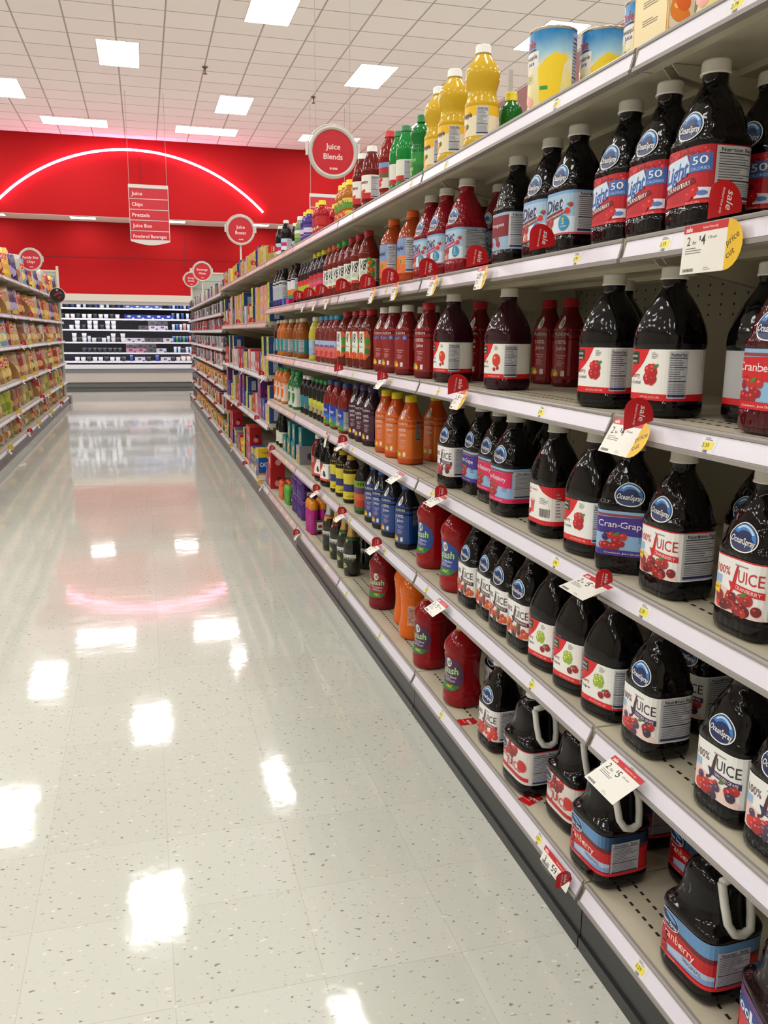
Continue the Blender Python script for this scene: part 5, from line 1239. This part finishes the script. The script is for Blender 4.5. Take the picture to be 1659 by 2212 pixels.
# ------------------------------------------------------------------ chips
def bag(key, c, c2, word, desc, w=.20, h=.28, t=.075):
    m = M('bag_%d_%d_%d' % c, c, .24, bump=('noise', 26, .9, .012), coat=.2); n, k = 14, 12
    mb = MB(); q = random.Random(len(key) + c[0])
    def pt(i, j, s):
        u = i / n * 2 - 1; v = j / k * 2 - 1
        th = t / 2 * (1 - abs(u) ** 2.6) ** .7 * (1 - abs(v) ** 5) ** .8
        ww = w / 2 * (1 - .06 * (1 - abs(v) ** 2)); zz = h / 2 + v * h / 2 + q.uniform(-.001, .001)
        return (s * (th + (.0012 if abs(v) == 1 or abs(u) == 1 else q.uniform(-.002, .002))), u * ww, zz)
    for s in (1, -1):
        b0 = len(mb.v); mi_ = mb.mi(m)
        for j in range(k + 1):
            for i in range(n + 1): mb.v.append(pt(i, j, s))
        for j in range(k):
            for i in range(n):
                f = [b0 + j * (n + 1) + i, b0 + j * (n + 1) + i + 1, b0 + (j + 1) * (n + 1) + i + 1, b0 + (j + 1) * (n + 1) + i]
                mb.f.append(f if s > 0 else f[::-1]); mb.m.append(mi_); mb.sm.append(True)
    a = Art()
    if word: a.ell(0, h * .68, w * .38, h * .15, (232, 196, 50), 1, 18); a.ell(0, h * .68, w * .36, h * .11, (196, 30, 36), 1.5, 18); a.text(word, 0, h * .68, h * .11, WHITE, 2.5, True, w=w * .55)
    a.ell(0, h * .30, w * .30, h * .16, c2, 1, 16, .2)
    def fn(u, v, z):
        uu = u / (w / 2); vv = v / h * 2 - 1
        return Vector((t / 2 * max(0, 1 - abs(uu) ** 2.6) ** .7 * max(0, 1 - abs(vv) ** 5) ** .8 + .0045 + z * 2, u, v))
    pr = a.wrap('bag_print', fn, du=.02, dv=.03)
    kind(key, 'chip_bag', 'chip bag', desc, [('bag_film', mb.mesh('bag_film')), ('bag_print', pr)])
bag('bag_yellow', (226, 186, 24), (214, 150, 60), "Lay's", 'yellow chip bag, red oval')
bag('bag_blue', (120, 168, 206), (226, 206, 140), "Lay's", 'pale blue chip bag, red oval')
bag('bag_gold', (206, 146, 40), (226, 190, 110), "Lay's", 'golden chip bag, red oval')
bag('bag_green', (36, 84, 60), (206, 190, 120), 'Wavy', 'dark green wavy chip bag')
bag('bag_navy', (44, 44, 100), (160, 150, 190), None, 'navy and violet snack bag')
bag('bag_tan', (184, 150, 110), (206, 180, 130), None, 'tan snack bag')
bag('bag_red', (160, 40, 36), (206, 150, 90), None, 'dark red snack bag')
bag('bag_lime', (170, 176, 60), (120, 140, 40), None, 'lime green clear snack bag')
bag('bag_brown', (120, 78, 50), (190, 150, 90), None, 'brown snack bag')
bag('bag_white', (190, 184, 174), (170, 110, 60), None, 'white pretzel bag')
bag('bag_clear', (150, 116, 80), (176, 140, 90), None, 'clear brown pretzel bag')
DIV = {1: (10.35, 12.6), 2: (11.6, 14.4), 3: (10.9, 13.9), 4: (12.8,)}
LN = ['top chip shelf', 'second chip shelf', 'third chip shelf', 'fourth chip shelf', 'fifth chip shelf', 'bottom chip shelf']
lp = [['bag_yellow', 'bag_yellow', 'bag_navy', 'bag_navy', 'bag_white', 'bag_yellow', 'bag_blue', 'bag_navy', 'bag_red'],
      ['bag_gold', 'bag_tan', 'bag_navy', 'bag_navy', 'bag_tan', 'bag_red', 'bag_brown', 'bag_gold'],
      ['bag_blue', 'bag_blue', 'bag_red', 'bag_tan', 'bag_gold', 'bag_tan', 'bag_brown', 'bag_white'],
      ['bag_green', 'bag_gold', 'bag_tan', 'bag_brown', 'bag_red', 'bag_tan', 'bag_clear', 'bag_gold'],
      ['bag_lime', 'bag_lime', 'bag_brown', 'bag_clear', 'bag_red', 'bag_white', 'bag_clear', 'bag_tan'],
      ['bag_white', 'bag_clear', 'bag_white', 'bag_blue', 'bag_clear', 'bag_lime', 'bag_clear', 'bag_red']]
for si, z in enumerate(ZL + [.15]):
    q = random.Random(90 + si); y = 8.1 + q.uniform(0, .15); i = 0; cnt = {}
    while y < 16.8:
        if si == 0 and abs(y - 12.3) < .12: y = 12.43
        dv = [d for d in DIV.get(si, ()) if d - .42 < y < d + .06]
        if dv: y = dv[0] + .10
        k = lp[si][(i // 1) % len(lp[si])]; cnt[k] = cnt.get(k, 0) + 1
        mx_ = (1.25, 1.14, 1.02, 1.12, 1.0, .82)[si]; sc = q.uniform(mx_ - .12, mx_)
        o = place(k, (XL - .085 + q.uniform(-.012, .01) - (.02 if si == 5 else 0), y, z + .004), q.uniform(-.75, -.3), '%s on the %s, %s such from near end' % (KINDS[k]['desc'], LN[si], NUM[min(19, cnt[k] - 1)]), '%ss on the %s' % (KINDS[k]['desc'], LN[si]), (1, sc, sc))
        o.rotation_euler[1] = q.uniform(-.26, -.06)
        y += .205 * sc + q.uniform(.01, .035); i += 1
# cardboard dividers between chip facings
cb = M('cardboard', (176, 128, 80), .7, vary=.08)
def divider(y, z, h, label):
    mb = MB(); n = 14; pts = [(0, 0)] + [(.44 * math.cos(math.radians(t)) ** .8, h * math.sin(math.radians(t)) ** .9) for t in [k * 90 / n for k in range(n + 1)]]
    A = [(-.45 + p[0] * 1.0, -.002, p[1]) for p in pts]; B_ = [(p[0], .002, p[2]) for p in A]
    mb.face(A, cb); mb.face(B_[::-1], cb)
    for i in range(len(A)): j = (i + 1) % len(A); mb.face([A[i], B_[i], B_[j], A[j]], cb)
    o = mb.build('cardboard_divider'); o.location = (XL - .01, y, z + .001); tag(o, label, 'cardboard divider')
for z, yy, h, nm_ in ((ZL[1], (10.35, 12.6), .30, LN[1]), (ZL[2], (11.6, 14.4), .27, LN[2]), (ZL[3], (10.9, 13.9), .28, LN[3]), (ZL[4], (12.8,), .24, LN[4])):
    for i, y in enumerate(yy): divider(y, z, h, 'curved tan cardboard divider on the %s, %s one' % (nm_, ['nearer', 'farther'][i]) if len(yy) > 1 else 'curved tan cardboard divider on the %s' % nm_)

# ------------------------------------------------------------------ sale tags
flr = (196, 24, 30); fly = (232, 186, 24)
def leaf(w, h, n=12):
    pts = [(0, 0)]
    for k in range(n + 1):
        t = math.pi / 2 * k / n; pts.append((w * (math.sin(t)) ** .75 * .98, h * .30 + h * .0 + h * .7 * (1 - (1 - k / n) ** 1.6) if False else h * (.02 + .98 * (k / n) ** .8)))
    return pts
def blade_pts(w, h):
    """rounded blade: straight inner edge, pointed foot, round head"""
    pts = []
    for k in range(17):
        t = k / 16; a = math.pi * t
        x = w * (.5 - .5 * math.cos(a)); 
        pts.append((x, h * (.55 + .45 * math.sin(a))))
    return [(0, 0)] + pts + [(w, h * .40)]
def sale_tag(y, z, label, flag=True, card=True, yellow=False, tilt=0.25, side=1, x=None, cw=.088, chh=.060, price=('2', '5'), up=True, small=False, swing=.25):
    """card on the rail facing the aisle plus a curved flag standing out from its near end"""
    X = FX0 - .018 if x is None else x
    r = empty('sale_tag', (X, y, z)); tag(r, label, 'sale tag')
    s = side
    if card:
        a = Art(); a.rect(-cw / 2, -chh, cw / 2, 0, (236, 234, 226), 0); a.rect(-cw / 2, -.012, cw / 2, 0, flr, 1)
        a.text('sale', -cw / 2 + .014, -.006, .008, WHITE, 2, True); a.text('limited time only', cw * .12, -.006, .004, (250, 200, 200), 2)
        a.text(price[0], -cw * .36, -.024, .014, (40, 40, 40), 1); a.text('for', -cw * .22, -.027, .006, (90, 90, 90), 1); a.text('$', -cw * .10, -.021, .007, (40, 40, 40), 1); a.text(price[1], -cw * .02, -.024, .016, (40, 40, 40), 1)
        a.text('2.50 each', cw * .18, -.022, .004, (110, 110, 110), 1); a.lines(-cw * .42, -.045, -cw * .02, -.034, 3, (120, 120, 120), 1, .35); a.barcode(-cw * .44, -chh + .003, -cw * .18, -chh + .008, 1); a.lines(cw * .05, -chh + .003, cw * .22, -chh + .009, 2, (150, 150, 150), 1, .3)
        if yellow:
            yw = max(.022, cw * .34); a.poly([(cw / 2, 0)] + [(cw / 2 + yw * math.sin(math.radians(t)), -chh * .5 + chh * .5 * math.cos(math.radians(t))) for t in range(10, 180, 17)][::1] + [(cw / 2, -chh)], fly, .5)
            a.text('price', cw / 2 + yw * .36, -chh * .38, .011 if cw > .07 else .008, (60, 50, 20), 1, rot=.5); a.text('cut', cw / 2 + yw * .30, -chh * .66, .011 if cw > .07 else .008, (60, 50, 20), 1, rot=.5)
        v = Vector((math.sin(tilt) * s, 0, math.cos(tilt)))
        me = a.plane('price_card', frame((0, 0, 0), (0, -s, 0), v), .0004)
        o = bpy.data.objects.new('price_card', me); link(o, r)
        sol = o.modifiers.new('thickness', 'SOLIDIFY'); sol.thickness = .0004; sol.offset = -1
    if flag:
        w, h = (.066, .060) if not small else (.045, .042)
        for col, dz, txt, nm_ in ([(flr, 0, 'sale', 'sale_flag')] + []):
            a = Art(); a.poly(blade_pts(w, h), col, 0)
            if txt == 'sale': a.text('sale', w * .60, h * .55, .016 * h / .07, WHITE, 1, False, rot=-math.pi / 2 - .15); a.text('limited time only', w * .36, h * .50, .0055 * h / .07, (250, 210, 210), 1, rot=-math.pi / 2 - .15, w=h * .62)
            else: a.text('price', w * .62, h * .62, .013, (60, 50, 20), 1, rot=-math.pi / 2 + .5); a.text('cut', w * .40, h * .48, .013, (60, 50, 20), 1, rot=-math.pi / 2 + .5)
            zz = (-h * (.30 if yellow else .16) if up else -h * .55) + dz
            def fn(u, v_, z_, zz=zz, s=s):
                # u runs outward to the aisle, curving toward the camera side; face looks to -Y
                q = u / w
                return Vector((-s * (w - u) * .98 + 0, -((cw / 2 + (max(.022, cw * .34) * .8 if yellow else 0)) if card else 0) + .004 - .012 * math.sin((1 - q) * math.pi / 2) - z_ - swing * .0 , zz + v_ + (.010 * (1 - q))))
            me = a.wrap(nm_, fn, du=.006)
            o = bpy.data.objects.new(nm_, me); link(o, r)
            sol = o.modifiers.new('thickness', 'SOLIDIFY'); sol.thickness = .0004; sol.offset = -1
    return r
Z = SHELF_Z
T_ = [  # y, shelf, label, kwargs
 (1.205, 1, 'sale tag with red flag and yellow price cut below the nearest light juice bottles', dict(yellow=True, card=True, tilt=.05, price=('2', '4'), cw=.11, chh=.075)),
 (1.72, 1, 'red sale flag below the pale blue diet bottles', dict(card=False)),
 (2.13, 1, 'red sale flag with yellow edge below black bottle with nutrition text', dict(yellow=True, cw=.05)),
 (2.52, 1, 'red and yellow sale tag below the bright red diet bottles', dict(yellow=True, cw=.05)),
 (2.93, 1, 'red sale flag with yellow price cut flag below orange blend bottles', dict(yellow=True, cw=.05)),
 (3.24, 1, 'red and yellow sale tag below second orange blend bottle', dict(yellow=True, cw=.05)),
 (3.62, 1, 'lone red sale flag below nearest tall vegetable juice', dict(card=False)),
 (4.09, 1, 'red sale flag below green-capped vegetable juice', dict(cw=.05)),
 (4.40, 1, 'red sale flag below orange-capped vegetable juice', dict(cw=.05)),
 (4.72, 1, 'red sale flag below yellow-capped pink label bottles', dict(cw=.05)),
 (1.385, 2, 'red sale flag and white card below the cranberry cocktail bottles', dict(yellow=True, tilt=.5, price=('2', '4'), cw=.10, chh=.07)),
 (2.25, 2, 'red and yellow sale tag below the orange-red fruit bottles', dict(yellow=True, tilt=.5, cw=.06)),
 (3.05, 2, 'small red sale flag on third shelf below white-capped bottles', dict(small=True, tilt=.7, cw=.07, up=False)),
 (3.75, 2, 'small red sale flag on third shelf below wide vegetable juice', dict(small=True, tilt=.7, card=False, up=False)),
 (2.09 + .3, 3, 'white two for five card with red strip on fourth shelf by cranberry grape', dict(tilt=1.1, small=True, cw=.075)),
 (1.455, 3, 'large white two for five card with red strip below cranberry juice', dict(tilt=1.25, small=True, cw=.10, chh=.068)),
 (2.83, 3, 'white price card with red strip above the blue fusion bottles', dict(tilt=1.0, flag=False, cw=.075)),
 (3.70, 3, 'white card with red sale flag above vegetable-wrapped bottle', dict(tilt=1.0, small=True, cw=.06)),
 (4.12, 3, 'narrow white price card above the yellow prune bottles', dict(tilt=.2, flag=False, cw=.045, chh=.075)),
 (1.455 - .15, 4, 'largest white two for five card sticking out above the handled jug', dict(tilt=1.05, flag=False, cw=.105, chh=.075)),
 (2.36, 4, 'white two for five card sticking out above red splash bottles', dict(tilt=1.05, flag=False, cw=.085)),
 (3.12, 4, 'white card with red flag above the crimson splash bottle', dict(tilt=1.0, small=True, cw=.08)),
 (3.72, 4, 'white card with red flag above the nearer cider bottles', dict(tilt=1.0, small=True, cw=.07)),
 (4.32, 4, 'white card with red flag above the silver-neck cider bottle', dict(tilt=1.0, small=True, cw=.06)),
 (5.9, 4, 'red sale flag on fifth shelf near the dark cream-labelled bottles', dict(card=False, small=True)),
 (1.56, 5, 'white 3.59 price card hanging from base rail below handled jug', dict(tilt=.35, small=True, cw=.13, chh=.038, price=('3', '59'), up=False)),
 (4.95, 5, 'red sale flag on base rail below the magenta drink pack', dict(small=True, cw=.05, tilt=.6, up=False)),
 (5.62, 0, 'orange price flag on top rail by slim black bottles', dict(card=False, flag=True))]
for y, s, lab, kw in T_:
    o = sale_tag(y, Z[s] - .004, lab, **kw)
# flags lying on the bottom deck
for y, ang, lab in ((2.27, .5, 'red sale flag lying on bottom shelf beside scarlet splash bottle'), (1.80, .9, 'red sale flag lying on bottom shelf near front of handled jug')):
    a = Art(); a.poly([(-.020, 0), (.020, 0), (.020, .040)] + [(.020 * math.cos(math.radians(t)), .040 + .018 * math.sin(math.radians(t))) for t in range(15, 180, 15)] + [(-.020, .040)], flr, 0); a.text('sale', .006, .030, .013, WHITE, 1, rot=math.pi, w=.030); a.text('limited time only', -.008, .018, .004, (250, 200, 200), 1, rot=math.pi, w=.030)
    me = a.plane('sale_flag', frame((0, 0, 0), (0, -1, 0), (1, 0, 0)), .0005)
    for v in me.vertices: pass
    o = bpy.data.objects.new('loose_sale_flag', me); link(o); o.location = (FX0 + .004, y, Z[5] + .001); o.rotation_euler = (0, 0, ang - .5); tag(o, lab, 'sale tag')
    sol = o.modifiers.new('thickness', 'SOLIDIFY'); sol.thickness = .0004
# flags along the drink box and mix shelves
q = random.Random(5); kk = 0
for s, z in enumerate(ZB + [.1617]):
    for j in range(3):
        y = 6.6 + j * 1.15 + q.uniform(-.2, .3)
        ylw = (s, j) in ((4, 0), (4, 2), (3, 2))
        o = sale_tag(y, z - .004, '%s round flag on the %s, %s from the near end' % ('yellow' if ylw else 'red', bn[s], NUM[j]), card=ylw or s == 2, small=True, yellow=False, cw=.05, tilt=.5)
        if ylw:
            for c in o.children:
                if 'flag' in c.name: c.data.materials[0] = P(fly)
for s, z in enumerate(ZC + [.1617]):
    for j in range(4):
        y = 10.5 + j * 1.7 + q.uniform(-.4, .4)
        if s in (0, 1): continue
        o = sale_tag(y, z - .004, 'red flag on the %s, %s from the near end' % (cn[s], NUM[j]), card=False, small=True)
# chips: yellow and red tags
for s, z in enumerate(ZL + [.15]):
    for j in range(5):
        y = 8.9 + j * 1.55 + q.uniform(-.5, .5)
        o = sale_tag(y, z - .004, '%s shelf tag on the %s, %s from the near end' % ('yellow' if (j + s) % 3 else 'red', LN[s], NUM[j]), side=-1, x=XL + .018, cw=.09, small=False, tilt=.6)
        if (j + s) % 3:
            for c in o.children:
                if 'flag' in c.name: c.data.materials[0] = P((240, 206, 40))

# scraps on the floor
mb = MB(); mb.face([(-.03, -.02, .001), (.03, -.015, .001), (.025, .02, .012), (-.02, .02, .008)], P(flr)); mb.face([(-.03, -.02, .001), (-.02, .02, .008), (-.035, .01, .002)], P(flr)); o = mb.build('paper_scrap'); o.location = (.59, 12.6, 0); tag(o, 'small crumpled red scrap on the floor at far end of aisle', 'paper scrap')
mb = MB(); mb.box(-.06, .06, -.012, .012, 0, .006, P((232, 230, 226))); mb.box(.02, .06, .0, .02, .0, .012, P((232, 230, 226))); o = mb.build('paper_scrap'); o.location = (-1.24, 9.2, 0); o.rotation_euler = (0, 0, 1.1); tag(o, 'small white strip of paper on the floor beside chip shelves', 'paper scrap')
